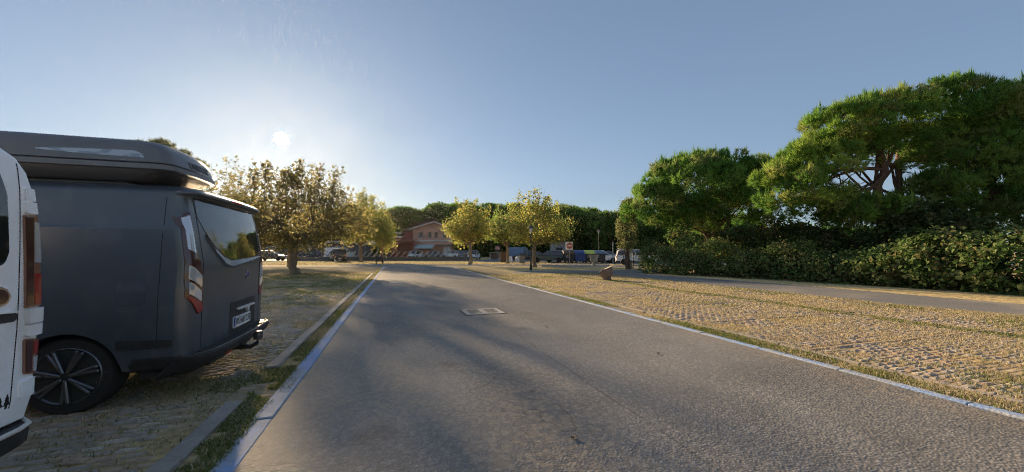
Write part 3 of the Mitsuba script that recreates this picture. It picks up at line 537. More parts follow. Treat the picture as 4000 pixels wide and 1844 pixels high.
# ------------------------------------------------------------------ the two vans
def rrect(u0, u1, w0, w1, r, nc=7, nu=14, nw=14):
    """Rounded rectangle in plan, counter-clockwise, same count of points whatever its size."""
    P = []
    for (cx, cy, a0, A, B, n) in ((u1 - r, w0 + r, -90, None, None, 0), (u1 - r, w1 - r, 0, None, None, 0), (u0 + r, w1 - r, 90, None, None, 0), (u0 + r, w0 + r, 180, None, None, 0)):
        a = np.radians(np.linspace(a0, a0 + 90, nc)); P.append(np.c_[cx + r * np.cos(a), cy + r * np.sin(a)])
    out = []
    for i in range(4):
        a, b = P[i][-1], P[(i + 1) % 4][0]; n = nw if i in (0, 2) else nu
        out += [P[i], a + (b - a) * np.linspace(0, 1, n + 2)[1:-1, None]]
    return np.vstack(out)
class Van:
    """u: forward from the rear, w: from the near flank to the far one, z: up. Forward is -x in the world, the near flank faces -y."""
    def __init__(s, X, Y, L, W, levels, bulge):
        s.X, s.Y, s.L, s.W, s.b = X, Y, L, W, bulge; s.lv = np.array(levels)      # z, side inset, rear inset, front inset, corner radius
    def at(s, z): return [np.interp(z, s.lv[:, 0], s.lv[:, k]) for k in (1, 2, 3, 4)]
    def world(s, u, w, z): return np.c_[s.X - np.asarray(u), s.Y + np.asarray(w), z]
    def bend(s, u, w): t = (np.asarray(w) - s.W / 2) / (s.W / 2); return -s.b * (1 - t * t) * np.clip(1 - np.asarray(u) / .5, 0, 1)
    def body(s):
        R = []
        for z, a, ru, fu, r in s.lv:
            p = rrect(ru, s.L - fu, a, s.W - a, r); u = p[:, 0] + s.bend(p[:, 0], p[:, 1]); R.append(s.world(u, p[:, 1], np.full(len(p), z)))
        return np.array(R)
    def rear(s, w, z):
        a, ru, _, r = s.at(z); e = np.minimum(np.asarray(w) - a, s.W - a - np.asarray(w)); k = np.clip(r - e, 0, r)
        u = ru + r - np.sqrt(np.maximum(r * r - k * k, 0)); return u + s.bend(u, w)
    def side(s, u, z):
        a, ru, _, r = s.at(z); k = np.clip(r - (np.asarray(u) - ru), 0, r); return a + r - np.sqrt(np.maximum(r * r - k * k, 0))
    def on_rear(s, poly, t0, t1, res=.05):
        """A panel on the rear, from t0 below (negative) or above the skin to t1 above."""
        def fn(w, z, t): return s.world(s.rear(w, z) - (t0 + (t1 - t0) * t), w, z)
        return s._panel(poly, fn, res)
    def on_side(s, poly, t0, t1, res=.05):
        def fn(u, z, t): return s.world(u, s.side(u, z) - (t0 + (t1 - t0) * t), z)
        return s._panel(poly, fn, res)
    def _panel(s, poly, fn, res):
        if not hasattr(poly, "exterior"): poly = sg.Polygon(poly)
        t = trimesh.creation.extrude_polygon(poly, 1.0, engine="earcut"); v, f = trimesh.remesh.subdivide_to_size(t.vertices * [1, 1, 1e-3], t.faces, res, max_iter=12)
        m = MB(); m.add(fn(v[:, 0], v[:, 1], v[:, 2] * 1e3), f); return m
def rpoly(pts, r): return sg.Polygon(pts).buffer(-r, 6).buffer(r, 6)
def wheel(parent, x, y, z, R, rim_r, width, spokes, axis=-1):
    k = numbered(parent + "__wheel")
    m = MB(); pr = [(rim_r, -width), (R * .93, -width), (R, -width * .85), (R, -width * .15), (R * .93, 0), (rim_r * 1.03, .002), (rim_r, -.02)]
    R_ = lambda pr: [(a, b) for a, b in pr]
    m.lathe(R_(pr), (0, 0, 0), 40, "y"); v, f = m.mesh(); v[:, 1] *= axis; m2 = MB(); m2.add(v + [x, y, z], f); part(k, "tyre", m2, "rubber", smooth=40)
    m = MB(); m.lathe([(0, -.10), (rim_r * .9, -.11), (rim_r * .95, -.03), (rim_r, -.012), (rim_r * 1.01, -.002), (rim_r * .97, -.004)], (0, 0, 0), 40, "y"); v, f = m.mesh(); v[:, 1] *= axis; m2 = MB(); m2.add(v + [x, y, z], f); part(k, "rim", m2, "dark_metal", smooth=40)
    for i in range(spokes):
        a = 2 * math.pi * i / spokes + .25; m = MB()
        for da in (-.11, .11):
            c, s_ = math.cos(a), math.sin(a); c2, s2 = math.cos(a + da), math.sin(a + da)
            m.box([x + (c * .3 + c2 * .7) * rim_r * .55, y + axis * .012, z + (s_ * .3 + s2 * .7) * rim_r * .55], [rim_r * .86, .035, rim_r * .12], np.array([[c2, 0, -s2], [0, 1, 0], [s2, 0, c2]]), .008)
        part(k, "spoke", m, "alloy")
    m = MB(); m.lathe([(rim_r * .95, -.005), (rim_r * 1.0, .008), (rim_r * 1.04, .0), (rim_r * 1.0, -.01)], (0, 0, 0), 40, "y"); v, f = m.mesh(); v[:, 1] *= axis; m2 = MB(); m2.add(v + [x, y, z], f); part(k, "rim_edge", m2, "alloy", smooth=40)
    m = MB(); m.lathe([(0, .018), (rim_r * .17, .016), (rim_r * .20, -.02)], (0, 0, 0), 20, "y"); v, f = m.mesh(); v[:, 1] *= axis; m2 = MB(); m2.add(v + [x, y, z], f); part(k, "hub_cap", m2, "black_plastic", smooth=40)
    return k
def cut_arches(rings, cyl):
    m = MB(); m.rings(rings); v, f = m.mesh(); t = trimesh.Trimesh(v, f, process=True)
    if t.volume < 0: t.invert()
    for c, r in cyl:
        q = trimesh.creation.cylinder(r, .56, sections=40); q.apply_transform(trimesh.transformations.rotation_matrix(math.pi / 2, [1, 0, 0])); q.apply_translation(c)
        t = trimesh.boolean.difference([t, q], engine="manifold")
    return t
# --- the dark van, backed in so that its tail hangs towards the road
V = Van(-1.775, 4.06, 5.1, 1.98, [(.30, .10, .10, .15, .08), (.33, .03, .03, .05, .10), (.42, .0, .0, .0, .10), (.70, -.01, .0, .0, .10), (1.02, -.012, .0, .02, .10), (1.10, .0, .0, .10, .10), (1.16, .0, .0, .35, .10), (1.27, .006, .0, .5, .10), (1.56, .020, .046, .90, .10), (1.575, .022, .048, .92, .10), (1.61, .038, .054, .96, .10), (1.75, .052, .08, 1.18, .10), (1.875, .066, .104, 1.34, .10), (1.89, .068, .06, 1.36, .10), (1.905, .072, .035, 1.38, .10), (1.93, .09, .032, 1.45, .10), (1.96, .14, .07, 1.55, .10), (1.985, .23, .20, 1.75, .12), (2.0, .40, .5, 2.1, .18), (2.008, .72, 1.2, 2.7, .2)], .045)
van = thing("parked_van", "dark grey-black van beside the road, carrying a grey roof box and a tow bar", "van")
WX = -2.60
part(van, "body", cut_arches(V.body(), [((WX, 4.08, .31), .37), ((WX - 3.1, 4.08, .31), .37), ((WX, 6.03, .31), .37), ((WX - 3.1, 6.03, .31), .37)]), "black_paint", smooth=35)
for x in (WX, WX - 3.1):
    wheel(van, x, 4.10, .325, .325, .228, .22, 7, -1); wheel(van, x, 6.01, .325, .325, .228, .22, 7, 1)
m = MB()
for x in (WX, WX - 3.1): m.box([x, 5.05, .36], [.12, 1.6, .1])
m.box([-4.2, 5.05, .34], [4.0, 1.5, .12]); part(van, "underbody", m, "black_plastic")
# tailgate glass and the upturned ledge under it
win = rpoly([(.25, 1.885), (.235, 1.70), (.335, 1.555), (.475, 1.42), (.64, 1.315), (.80, 1.275), (1.30, 1.292), (1.76, 1.32), (1.79, 1.42), (1.74, 1.885)], .03)
part(van, "rear_window", V.on_rear(win, -.006, .004), "dark_glass", smooth=30)
lp = [(.345, 1.535), (.475, 1.413), (.64, 1.31), (.80, 1.268), (1.28, 1.285), (1.75, 1.312)]; dp = [.02, .055, .072, .065, .035, .012]
m = MB(); up, lo = [], []
for (w, z), d in zip(lp, dp):
    up.append((w, z)); lo.append((w - .02 * d / .08, z - d))
W_ = np.linspace(0, len(lp) - 1, 40); ii = np.arange(len(lp))
uw, uz = np.interp(W_, ii, [p[0] for p in up]), np.interp(W_, ii, [p[1] for p in up]); lw, lz = np.interp(W_, ii, [p[0] for p in lo]), np.interp(W_, ii, [p[1] for p in lo])
A = V.world(V.rear(uw, uz) + .001, uw, uz); B = V.world(V.rear(lw, lz) - .020, lw, lz); C = V.world(V.rear(lw, lz - .03) + .002, lw, lz - .03)
v = np.stack([A, B, C], 1).reshape(-1, 3); n = len(W_); f = [[3 * i + a, 3 * i + 3 + a, 3 * i + 4 + a, 3 * i + 1 + a] for i in range(n - 1) for a in (0, 1)]
m.add(v, f); part(van, "window_ledge", m, "black_paint", smooth=30)
# shut lines round the tailgate and a brake light in the roof edge
m = MB()
for w0, w1 in ((.223, .228), (1.753, 1.758)): m.tm(trimesh.Trimesh(*V.on_rear(sg.box(w0, .45, w1, 1.86), -.004, .0025, .08).mesh(), process=False))
m.tm(trimesh.Trimesh(*V.on_rear(sg.box(.2, 1.893, 1.78, 1.901), -.004, .0025, .08).mesh(), process=False)); part(van, "shut_line", m, "rubber")
part(van, "brake_light", V.on_rear(sg.box(.86, 1.912, 1.14, 1.93), -.004, .008), "lamp_red")
# the tall tail lamp on the near corner, its twin on the far one
def tail(flip, nm="tail_lamp"):
    fl = (lambda q: [(V.W - a, b) for a, b in q]) if flip else (lambda q: q)
    k = part(van, nm, V.on_rear(rpoly(fl([(.045, 1.68), (.115, 1.73), (.14, 1.71), (.15, 1.35), (.215, 1.13), (.235, .93), (.235, .80), (.15, .78), (.015, .955), (.02, 1.2)]), .012), -.004, .005), "lamp_dark_red", smooth=30)
    part(k, "reversing_lens", V.on_rear(rpoly(fl([(.063, 1.671), (.122, 1.705), (.118, 1.345), (.05, 1.385)]), .008), .003, .010), "lamp_clear", smooth=30)
    for i, (z0, z1) in enumerate(((1.24, 1.115), (1.09, .98))):
        part(k, "indicator_lens", V.on_rear(rpoly(fl([(.042, z0), (.195, z0 - .10), (.20, z1 - .09), (.036, z1)]), .008), .003, .011), "lamp_clear", smooth=30)
    part(k, "lower_lens", V.on_rear(rpoly(fl([(.03, .96), (.20, .885), (.225, .81), (.148, .79), (.025, .945)]), .01), .003, .011), "lamp_red", smooth=30)
tail(False); tail(True)
# emblem, plate recess, chrome bar, plate with its writing
def disc(poly_c, r, t0, t1, mat, name, V_=V): part(van, name, V_.on_rear(sg.Point(poly_c).buffer(r, 12), t0, t1, .03), mat, smooth=30)
disc((1.257, 1.087), .05, -.004, .012, "chrome", "emblem"); disc((1.257, 1.087), .036, .008, .0135, "plate_blue", "emblem")
part(van, "plate_recess", V.on_rear(rpoly([(.80, .80), (1.58, .80), (1.60, .45), (.78, .45)], .02), -.004, .003), "black_plastic")
m = V.on_rear(sg.box(.968, .70, 1.483, .722), .0, .03); part(van, "handle_bar", m, "trim_white"); part(van, "handle_grip", V.on_rear(sg.Polygon([(1.22, .70), (1.30, .70), (1.27, .65), (1.24, .65)]), .0, .03), "trim_white")
pl = part(van, "licence_plate", V.on_rear(rpoly([(.867, .63), (1.391, .63), (1.391, .505), (.867, .505)], .008), .0, .012), "plate_white")
part(pl, "country_strip", V.on_rear(sg.box(.874, .512, .915, .623), .011, .0135), "plate_blue")
t = meshkit.text_mesh("WÜ·MH 198", .072, .001, True); tw = t.bounds[1][0]; v = np.array(t.vertices)
w_ = .925 + v[:, 0] * (.455 / tw); z_ = .533 + v[:, 1]; m = MB(); m.add(V.world(V.rear(w_, z_) - .0122 - v[:, 2], w_, z_), t.faces[:, ::-1]); part(pl, "lettering", m, "plate_black")
# bumper with a ribbed step, reflectors, tow bar
def bump(z0, z1, out, w0=-.01, w1=1.99, n=40):
    w = np.linspace(w0, w1, n); r = np.minimum(1, np.minimum(w - w0, w1 - w) / .25); o = out * (1 - (1 - r) ** 2)
    P = [V.world(V.rear(np.clip(w, .02, 1.96), np.full(n, z)) - k * o + .02, w, np.full(n, z)) for z, k in ((z1, -.2), (z1, .80), (z1 - .02, 1), ((z0 + z1) / 2, .97), (z0 + .03, .82), (z0, .5), (z0, -.2))]
    return np.array(P).transpose(1, 0, 2)
m = MB(); m.rings(bump(.245, .43, .16)); part(van, "bumper", m, "black_plastic", smooth=35)
part(van, "bumper_end", V.on_side(rpoly([(.03, .44), (.36, .44), (.40, .37), (.36, .245), (.06, .245), (.03, .30)], .015), -.05, .016), "black_plastic", smooth=30)
bk = van + "__bumper"
for i, w in enumerate(np.linspace(.16, 1.78, 42)):
    m = MB(); a = V.rear(w, .43); m.box([V.X - a + .055, V.Y + w, .434], [.115, .014, .012], None, .004); part(bk, "step_rib", m, "step_plastic")
m = MB(); w = np.linspace(.06, 1.9, 30); r = np.minimum(1, np.minimum(w, 1.98 - w) / .25); m.tube(V.world(V.rear(w, np.full(30, .43)) - .16 * .86 * (1 - (1 - r) ** 2) + .02, w, np.full(30, .434)), .008, 6); part(bk, "step_edge", m, "step_plastic", smooth=True)
for w in (.50, 1.36):
    a = V.rear(w, .33); m = MB(); m.box([V.X - a + .128, V.Y + w + .05, .335], [.03, .12, .035], None, .006); part(van, "reflector", m, "lamp_red")
for w in (.42, .74, 1.22, 1.54):
    a = V.rear(w, .37); m = MB(); m.lathe([(0, 0), (.016, 0), (.016, -.01)], (V.X - a + .142, V.Y + w, .385), 10, "x"); part(van, "parking_sensor", m, "black_plastic")
m = MB(); m.tube([(-2.2, 5.05, .30), (-1.72, 5.05, .27), (-1.58, 5.05, .27), (-1.52, 5.05, .31), (-1.515, 5.05, .37)], .024, 10); m.box([-1.86, 5.05, .27], [.2, 1.1, .08], None, .01); m.box([-1.70, 5.17, .27], [.03, .13, .10], None, .01)
tb = part(van, "tow_bar", m, "black_plastic", smooth=30)
m = MB(); m.lathe([(.0, .0), (.045, .005), (.048, .075), (.035, .10), (0, .105)], (-1.515, 5.05, .345), 16); part(tb, "ball_cover", m, "step_plastic", smooth=40)
# roof gutter rails, side strip, windows further forward
for w in (.16, 1.79): m = MB(); m.tube([(V.X - .45, V.Y + w, 1.955), (V.X - .55, V.Y + w, 1.975), (V.X - 3.3, V.Y + w, 1.975)], .018, 8); part(van, "roof_rail", m, "black_plastic", smooth=True)
part(van, "side_moulding", V.on_side(rpoly([(.48, .60), (.48, .52), (.10, .53), (.10, .585)], .01), -.003, .012), "black_plastic")
part(van, "side_window", V.on_side(rpoly([(1.55, 1.70), (2.75, 1.70), (2.75, 1.12), (1.55, 1.12)], .06), -.003, .004), "dark_glass"); part(van, "cab_window", V.on_side(rpoly([(2.95, 1.70), (3.70, 1.68), (4.15, 1.14), (2.95, 1.12)], .05), -.003, .004), "dark_glass")
for u0, z0, z1 in ((.205, .5, 1.86), (1.42, .42, 1.86)):
    m = MB(); m.tm(trimesh.Trimesh(*V.on_side(sg.box(u0, z0, u0 + .004, z1), -.003, .002, .1).mesh(), process=False)); part(van, "panel_gap", m, "rubber")
for u in (.55, .95): m = MB(); m.box([V.X - u, V.Y + .001, .345], [.02, .006, .02], None, .002); part(van, "body_clip", m, "black_plastic")
part(van, "fuel_flap", V.on_side(rpoly([(.30, 1.08), (.50, 1.08), (.50, .90), (.30, .90)], .03), -.003, .002), "black_paint")
wg = [V.world([u], [w], z)[0] for u, w, z in ((3.98, .12, 1.16), (3.98, 1.83, 1.16), (3.30, 1.72, 1.80), (3.30, .23, 1.80))]
wg = np.array(wg) + [-.03 - .52, 0, 0]; m = MB(); m.add(np.vstack([wg, wg + [.02, 0, -.02]]), [[0, 1, 2, 3], [7, 6, 5, 4], [0, 4, 5, 1], [1, 5, 6, 2], [2, 6, 7, 3], [3, 7, 4, 0]]); part(van, "windscreen", m, "dark_glass")
# --- the roof box: lid, rim, base, on two bars
bx = thing("roof_box", "long grey roof box with raised lettering on its end, carried on the dark van", "roof box")
BX, BY = -1.93, 4.57
def brings(zs):   # z, half width, rear inset, front inset, corner radius
    R = []
    for z, h, ru, fu, r in zs:
        p = rrect(ru, 2.15 - fu, -h, h, r, 8, 10, 8); u = p[:, 0] + .05 * (p[:, 1] / .45) ** 2 * np.clip(1 - p[:, 0] / .6, 0, 1); R.append(np.c_[BX - u, BY + p[:, 1], np.full(len(p), z)])
    return np.array(R)
m = MB(); m.rings(brings([(2.155, .44, .01, .01, .09), (2.165, .455, .0, .0, .09), (2.22, .452, .015, .04, .09), (2.28, .444, .04, .16, .095), (2.33, .43, .08, .36, .10), (2.36, .405, .13, .6, .11), (2.376, .36, .20, .9, .12), (2.384, .22, .40, 1.2, .1)])); part(bx, "lid", m, "box_shell", smooth=40)
m = MB(); m.rings(brings([(2.098, .455, .0, .0, .09), (2.105, .47, -.02, -.02, .10), (2.146, .47, -.02, -.02, .10), (2.154, .455, .0, .0, .09)])); part(bx, "rim", m, "box_shell", smooth=40)
m = MB(); m.rings(brings([(1.995, .36, .30, .4, .1), (2.01, .40, .22, .3, .12), (2.06, .435, .07, .12, .12), (2.097, .445, .02, .02, .10)])); part(bx, "base", m, "box_base", smooth=40)
t = meshkit.text_mesh("UNITAN", .055, .005, True); v = np.array(t.vertices); tw = t.bounds[1][0]
yy = 4.40 + v[:, 0] * (.39 / tw); zz = 2.185 + v[:, 1]; hh = np.interp(zz, [2.165, 2.22, 2.28, 2.33], [0, .015, .04, .08]); rel = np.abs(yy - BY) / .45
corner = np.clip(np.abs(yy - BY) - .36, 0, .09); uu = hh + .05 * rel ** 2 + .09 - np.sqrt(.09 ** 2 - corner ** 2)
m = MB(); m.add(np.c_[BX - uu + .001 + v[:, 2], yy, zz], t.faces); part(bx, "lettering", m, "box_base")
ly = lambda z: -np.interp(z, [2.165, 2.22, 2.28, 2.33], [.455, .452, .444, .43])
m = MB(); pg = rpoly([(.14, 2.235), (.20, 2.262), (.58, 2.252), (.95, 2.228), (.62, 2.210), (.12, 2.200)], .006).buffer(0)
t = trimesh.creation.extrude_polygon(pg, 1., engine="earcut"); vv, ff = trimesh.remesh.subdivide_to_size(t.vertices * [1, 1, .001], t.faces, .06, max_iter=10)
m.add(np.c_[BX - vv[:, 0] - .10, BY + ly(vv[:, 1]) - vv[:, 2] * 1e3 * .004 + .001, vv[:, 1]], ff); part(bx, "decal", m, "decal", label="torn pale blue sticker on the flank of the box")
for x in (BX - .45, BX - 1.6):
    m = MB(); m.box([x, 5.05, 2.04], [.06, 1.5, .03], None, .008)
    for w in (.18, 1.77): m.box([x, V.Y + w, 2.005], [.09, .05, .06], None, .01)
    part(bx, "crossbar", m, "black_plastic")
# --- the white van at the left edge
V2 = Van(-1.94, 0.93, 4.6, 1.945, [(.40, .06, .10, .1, .05), (.44, .01, .03, .04, .05), (.56, 0, .01, .0, .05), (.95, 0, .0, .02, .05), (1.10, .0, .0, .3, .05), (1.35, .012, .005, .7, .05), (1.55, .028, .012, .95, .05), (1.70, .045, .02, 1.1, .055), (1.80, .07, .032, 1.25, .06), (1.87, .11, .045, 1.4, .07), (1.92, .19, .06, 1.6, .08), (1.945, .30, .11, 1.8, .10), (1.955, .42, .2, 1.9, .12), (1.962, .7, .9, 2.2, .2)], .012)
wv = thing("parked_van", "white van cut by the left edge, with tall lamps on its rear corner", "van")
part(wv, "body", cut_arches(V2.body(), [((-2.85, .98, .33), .36), ((-5.6, .98, .33), .36), ((-2.85, 2.94, .33), .36), ((-5.6, 2.94, .33), .36)]), "white_paint", smooth=35)
for x in (-2.85, -5.6): wheel(wv, x, 1.0, .32, .32, .2, .2, 8, -1); wheel(wv, x, 2.92, .32, .32, .2, .2, 8, 1)
W2 = lambda q: [(p[0] - .93, p[1]) for p in q]
def rp(poly, t0, t1, name, mat, par=wv, rr=.012, **k): return part(par, name, V2.on_rear(rpoly(W2(poly), rr), t0, t1), mat, smooth=30, **k)
rp([(1.95, 1.80), (2.52, 1.84), (2.60, 1.80), (2.64, 1.66), (2.652, 1.36), (2.63, 1.30), (2.56, 1.27), (1.95, 1.27)], -.004, .004, "rear_window", "dark_glass", rr=.04)
rp([(1.20, 1.82), (1.90, 1.82), (1.90, 1.27), (1.20, 1.27)], -.004, .004, "rear_window", "dark_glass", rr=.05)
for a, b in ((2.713, 2.717), (1.923, 1.927)): part(wv, "door_seal", V2.on_rear(sg.box(a - .93, .53, b - .93, 1.84), -.003, .002, .08), "rubber")
L1 = rp([(2.728, 1.565), (2.858, 1.565), (2.858, 1.056), (2.748, 1.05)], -.004, .010, "tail_lamp", "lamp_amber")
part(L1, "lens", V2.on_rear(rpoly(W2([(2.733, 1.555), (2.780, 1.555), (2.788, 1.065), (2.752, 1.062)]), .006), .008, .013), "lamp_dark_red", smooth=30)
part(L1, "lower_lens", V2.on_rear(rpoly(W2([(2.794, 1.24), (2.846, 1.24), (2.846, 1.065), (2.800, 1.065)]), .006), .008, .013), "lamp_red", smooth=30)
part(L1, "pale_lens", V2.on_rear(rpoly(W2([(2.786, 1.53), (2.836, 1.53), (2.838, 1.30), (2.790, 1.30)]), .006), .008, .014), "lamp_clear", smooth=30)
L2 = rp([(2.753, .885), (2.862, .868), (2.862, .668), (2.772, .69)], -.004, .010, "tail_lamp", "lamp_amber")
part(L2, "lens", V2.on_rear(rpoly(W2([(2.762, .875), (2.803, .868), (2.811, .69), (2.778, .698)]), .006), .008, .013), "lamp_dark_red", smooth=30)
part(L2, "upper_lens", V2.on_rear(rpoly(W2([(2.810, .862), (2.848, .857), (2.848, .79), (2.815, .79)]), .004), .008, .013), "lamp_red", smooth=30)
part(L2, "pale_lens", V2.on_rear(rpoly(W2([(2.815, .775), (2.846, .775), (2.846, .688), (2.82, .693)]), .006), .008, .014), "lamp_clear", smooth=30)
for z0, z1, o in ((1.645, 1.712, .012), (1.572, 1.636, .016), (.965, 1.045, .026), (.895, .958, .025), (.56, .655, .012)): rp([(2.735 if z0 > 1.2 else 2.755, z0), (2.868, z0), (2.868, z1), (2.735 if z0 > 1.2 else 2.755, z1)], -.004, o, "corner_cap", "white_paint")
rp([(2.60, 1.185), (2.64, 1.165), (2.662, 1.128), (2.645, 1.09), (2.60, 1.075), (2.54, 1.13)], -.003, .010, "badge", "chrome", rr=.02); rp([(2.60, 1.172), (2.632, 1.157), (2.648, 1.128), (2.634, 1.098), (2.60, 1.088), (2.555, 1.13)], .006, .012, "badge", "lamp_dark_red", rr=.02)
rp([(2.50, 1.05), (2.702, 1.035), (2.708, 1.005), (2.69, .99), (2.50, .995)], -.003, .006, "door_handle", "black_plastic"); rp([(2.50, 1.062), (2.70, 1.046), (2.70, 1.036), (2.50, 1.05)], .0, .02, "handle_lip", "white_paint", rr=.002)
w = np.linspace(0.0, 1.945, 24); r_ = np.minimum(1, np.minimum(w, 1.945 - w) / .16); o = .09 * (1 - (1 - r_) ** 2)
m = MB(); m.rings(np.array([V2.world(V2.rear(np.clip(w, .02, 1.925), np.full(24, max(z, .45))) - k * o + .02, w, np.full(24, z)) for z, k in ((.42, -.2), (.42, .9), (.40, 1.0), (.33, .9), (.30, .5), (.30, -.2))]).transpose(1, 0, 2)); part(wv, "bumper", m, "black_plastic", smooth=35)
m = MB(); m.tube(V2.world(V2.rear(np.clip(w, .02, 1.925), np.full(24, .45)) - .95 * o + .018, w, np.full(24, .418)), .012, 6); part(wv, "bumper_strip", m, "trim_white", smooth=True)
rp([(2.70, .385), (2.80, .385), (2.80, .35), (2.70, .35)], .085, .10, "reflector", "lamp_red", rr=.004)
for y in (2.655, 2.695):     # two little fir shaped stickers low on the door
    q = [(0, .075), (.012, .045), (.007, .045), (.018, .018), (.005, .018), (.005, 0), (-.005, 0), (-.005, .018), (-.018, .018), (-.007, .045), (-.012, .045)]
    part(wv, "sticker", V2.on_rear(sg.Polygon([(y - .93 + a, .535 + b) for a, b in q]), .0, .0025), "plate_black")
part(wv, "side_window", V2.on_side(rpoly([(1.3, 1.68), (2.6, 1.68), (2.6, 1.15), (1.3, 1.15)], .06), -.003, .004), "dark_glass")
# ------------------------------------------------------------------ cars far off
def car(label, loc, heading, paint, kind="hatch", group=None, L=4.2, W=1.78, H=1.5, name="parked_car", cat="car"):
    """x forward, y left. A body with wheel cuts, a glasshouse with pillars and roof, wheels and lamps."""
    P = placed(heading, loc); k = thing(name, label, cat, group); h = L / 2
    prof = {"hatch": ([(-h, .35), (-h - .02, .62), (-h + .05, .95), (.35 * h, .98), (h * .92, .80), (h, .62), (h, .34)], [(-h + .06, .94), (-h + .35, H - .06), (-h + .7, H), (.05 * h, H - .02), (.48 * h, .95)]),
            "suv": ([(-h, .42), (-h - .02, .75), (-h + .05, 1.08), (.42 * h, 1.10), (h * .93, .98), (h, .75), (h, .42)], [(-h + .06, 1.06), (-h + .22, H - .06), (-h + .5, H), (.12 * h, H - .02), (.50 * h, 1.07)]),
            "van": ([(-h, .38), (-h, .7), (-h + .02, 1.05), (.62 * h, 1.06), (h * .95, .88), (h, .65), (h, .36)], [(-h + .02, 1.04), (-h + .08, H - .05), (-h + .3, H), (.25 * h, H - .02), (.66 * h, 1.03)]),
            "pickup": ([(-h, .45), (-h, .7), (-h + .02, 1.02), (.45 * h, 1.04), (h * .93, .95), (h, .75), (h, .42)], [(-.18 * h, 1.0), (-.15 * h, H - .06), (-.05 * h, H), (.22 * h, H - .02), (.50 * h, 1.02)])}[kind]
    lower, upper = prof; bz = upper[0][1]
    poly = sg.Polygon(lower)
    for x in (-.62 * h, .62 * h): poly = poly.difference(sg.Point(x, .33).buffer(.36, 8))
    poly = max(getattr(poly, "geoms", [poly]), key=lambda q: q.area).buffer(-.05).buffer(.05)
    hw = lambda z: np.interp(z, [.3, .6, .95, bz + .05], [W / 2 - .05, W / 2, W / 2 - .02, W / 2 - .06])
    def low(x, z, t): y = (t * 2 - 1) * hw(z) * np.interp(np.abs(x), [0, h * .7, h], [1, 1, .88]); return P(np.c_[x, y, z])
    m = MB(); m.prism(poly, low, 1.0); part(k, "body", m, paint, smooth=35)
    top = lambda z: np.interp(z, [bz, H], [W / 2 - .06, W / 2 - .24])
    def upf(x, z, t): return P(np.c_[x, (t * 2 - 1) * top(z), z])
    m = MB(); m.prism(sg.Polygon(upper), upf, 1.0); part(k, "window", m, "dark_glass" if kind != "van" else paint)
    xs = [q[0] for q in upper]; x0, x1 = upper[2][0] - .1, upper[3][0] + .06
    m = MB(); m.rings(np.array([P(np.c_[[a, b, b, a], [-y, -y, y, y], [z] * 4]) for z, y, a, b in ((H - .045, W / 2 - .215, x0 - .03, x1 + .05), (H + .005, W / 2 - .25, x0, x1), (H + .02, W / 2 - .40, x0 + .1, x1 - .1))])); part(k, "roof", m, paint, smooth=35)
    m = MB()
    for s_ in (-1, 1):
        for (xa, za), (xb, zb) in ((upper[0], upper[1]), (upper[4], upper[3]), ((-.1 * h, bz), (-.14 * h, H - .03))):
            if kind == "pickup" and xa == -.1 * h: continue
            m.tube(P(np.array([[xa, s_ * (top(za) + .005), za], [xb, s_ * (top(zb) + .005), zb]])), .035, 5)
    part(k, "pillar", m, paint)
    if kind == "van":
        for s_ in (-1, 1):
            m = MB(); q = sg.Polygon([(.02 * h, 1.1), (.06 * h, H - .15), (.27 * h, H - .17), (.57 * h, 1.1)]); m.prism(q, lambda x, z, t: P(np.c_[x, s_ * (top(z) + .002 + .008 * t), z]), 1.0); part(k, "side_window", m, "dark_glass")
        m = MB(); a, b = upper[4], upper[3]; m.add(P(np.array([[a[0] * .97 + .02, -W / 2 + .14, a[1] + .05], [a[0] * .97 + .02, W / 2 - .14, a[1] + .05], [b[0] + .07, W / 2 - .30, b[1] - .08], [b[0] + .07, -W / 2 + .30, b[1] - .08]])), [[0, 1, 2, 3]]); part(k, "windscreen", m, "dark_glass")
    for x in (-.62 * h, .62 * h):
        for s_ in (-1, 1):
            w_ = numbered(k + "__wheel"); m = MB(); m.lathe([(.2, -.1), (.30, -.1), (.325, -.06), (.325, .06), (.30, .1), (.2, .1)], (0, 0, 0), 18, "y"); v, f = m.mesh(); m = MB(); m.add(P(v + [x, s_ * (W / 2 - .12), .325]), f); part(w_, "tyre", m, "rubber", smooth=40)
            m = MB(); m.lathe([(0, .085), (.19, .075), (.205, .05), (.205, -.05), (0, -.085)], (0, 0, 0), 14, "y"); v, f = m.mesh(); m = MB(); m.add(P(v + [x, s_ * (W / 2 - .115), .325]), f); part(w_, "rim", m, "alloy", smooth=40)
    R = rotz(heading)
    for s_ in (-1, 1):
        m = MB(); m.box(P([[h * .955, s_ * (W / 2 - .30), .70]])[0], [.16, .34, .15], R, .03); part(k, "headlight", m, "lamp_clear")
        m = MB(); m.box(P([[-h + .02, s_ * (W / 2 - .20), .86]])[0], [.10, .22, .26], R, .03); part(k, "tail_lamp", m, "lamp_red")
    for x in (-h - .02, h + .005): m = MB(); m.box(P([[x, 0, .50]])[0], [.03, .5, .11], R); part(k, "number_plate", m, "plate_white")
    for x in (-h, h - .02): m = MB(); m.box(P([[x, 0, .40]])[0], [.1, W * .86, .16], R, .03); part(k, "bumper", m, "black_plastic")
    return k
HR = -YAW                      # along the far street
ang = lambda a: HR + math.radians(a)
car("dark off-roader seen from behind past the nearest left tree, sun glinting on its roof", (-7.75, 57.6, 0), math.pi / 2 + .22, "car_dark", "suv", L=4.4, W=1.86, H=1.78, name="parked_off_roader")
car("white delivery van standing behind the dark off-roader", (-10.3, 76.5, 0), ang(0), "car_white", "van", L=4.6, W=1.85, H=2.15, name="delivery_van", cat="van")
car("dark car in the shade at the far left, just right of the dark van", (-18.6, 67, 0), ang(8), "car_dark", "hatch", H=1.52)
car("silver-white car behind the slanted rails, seen from behind", S(-25.0 + 4.5, 80), ang(75), "car_white", "hatch", H=1.62)
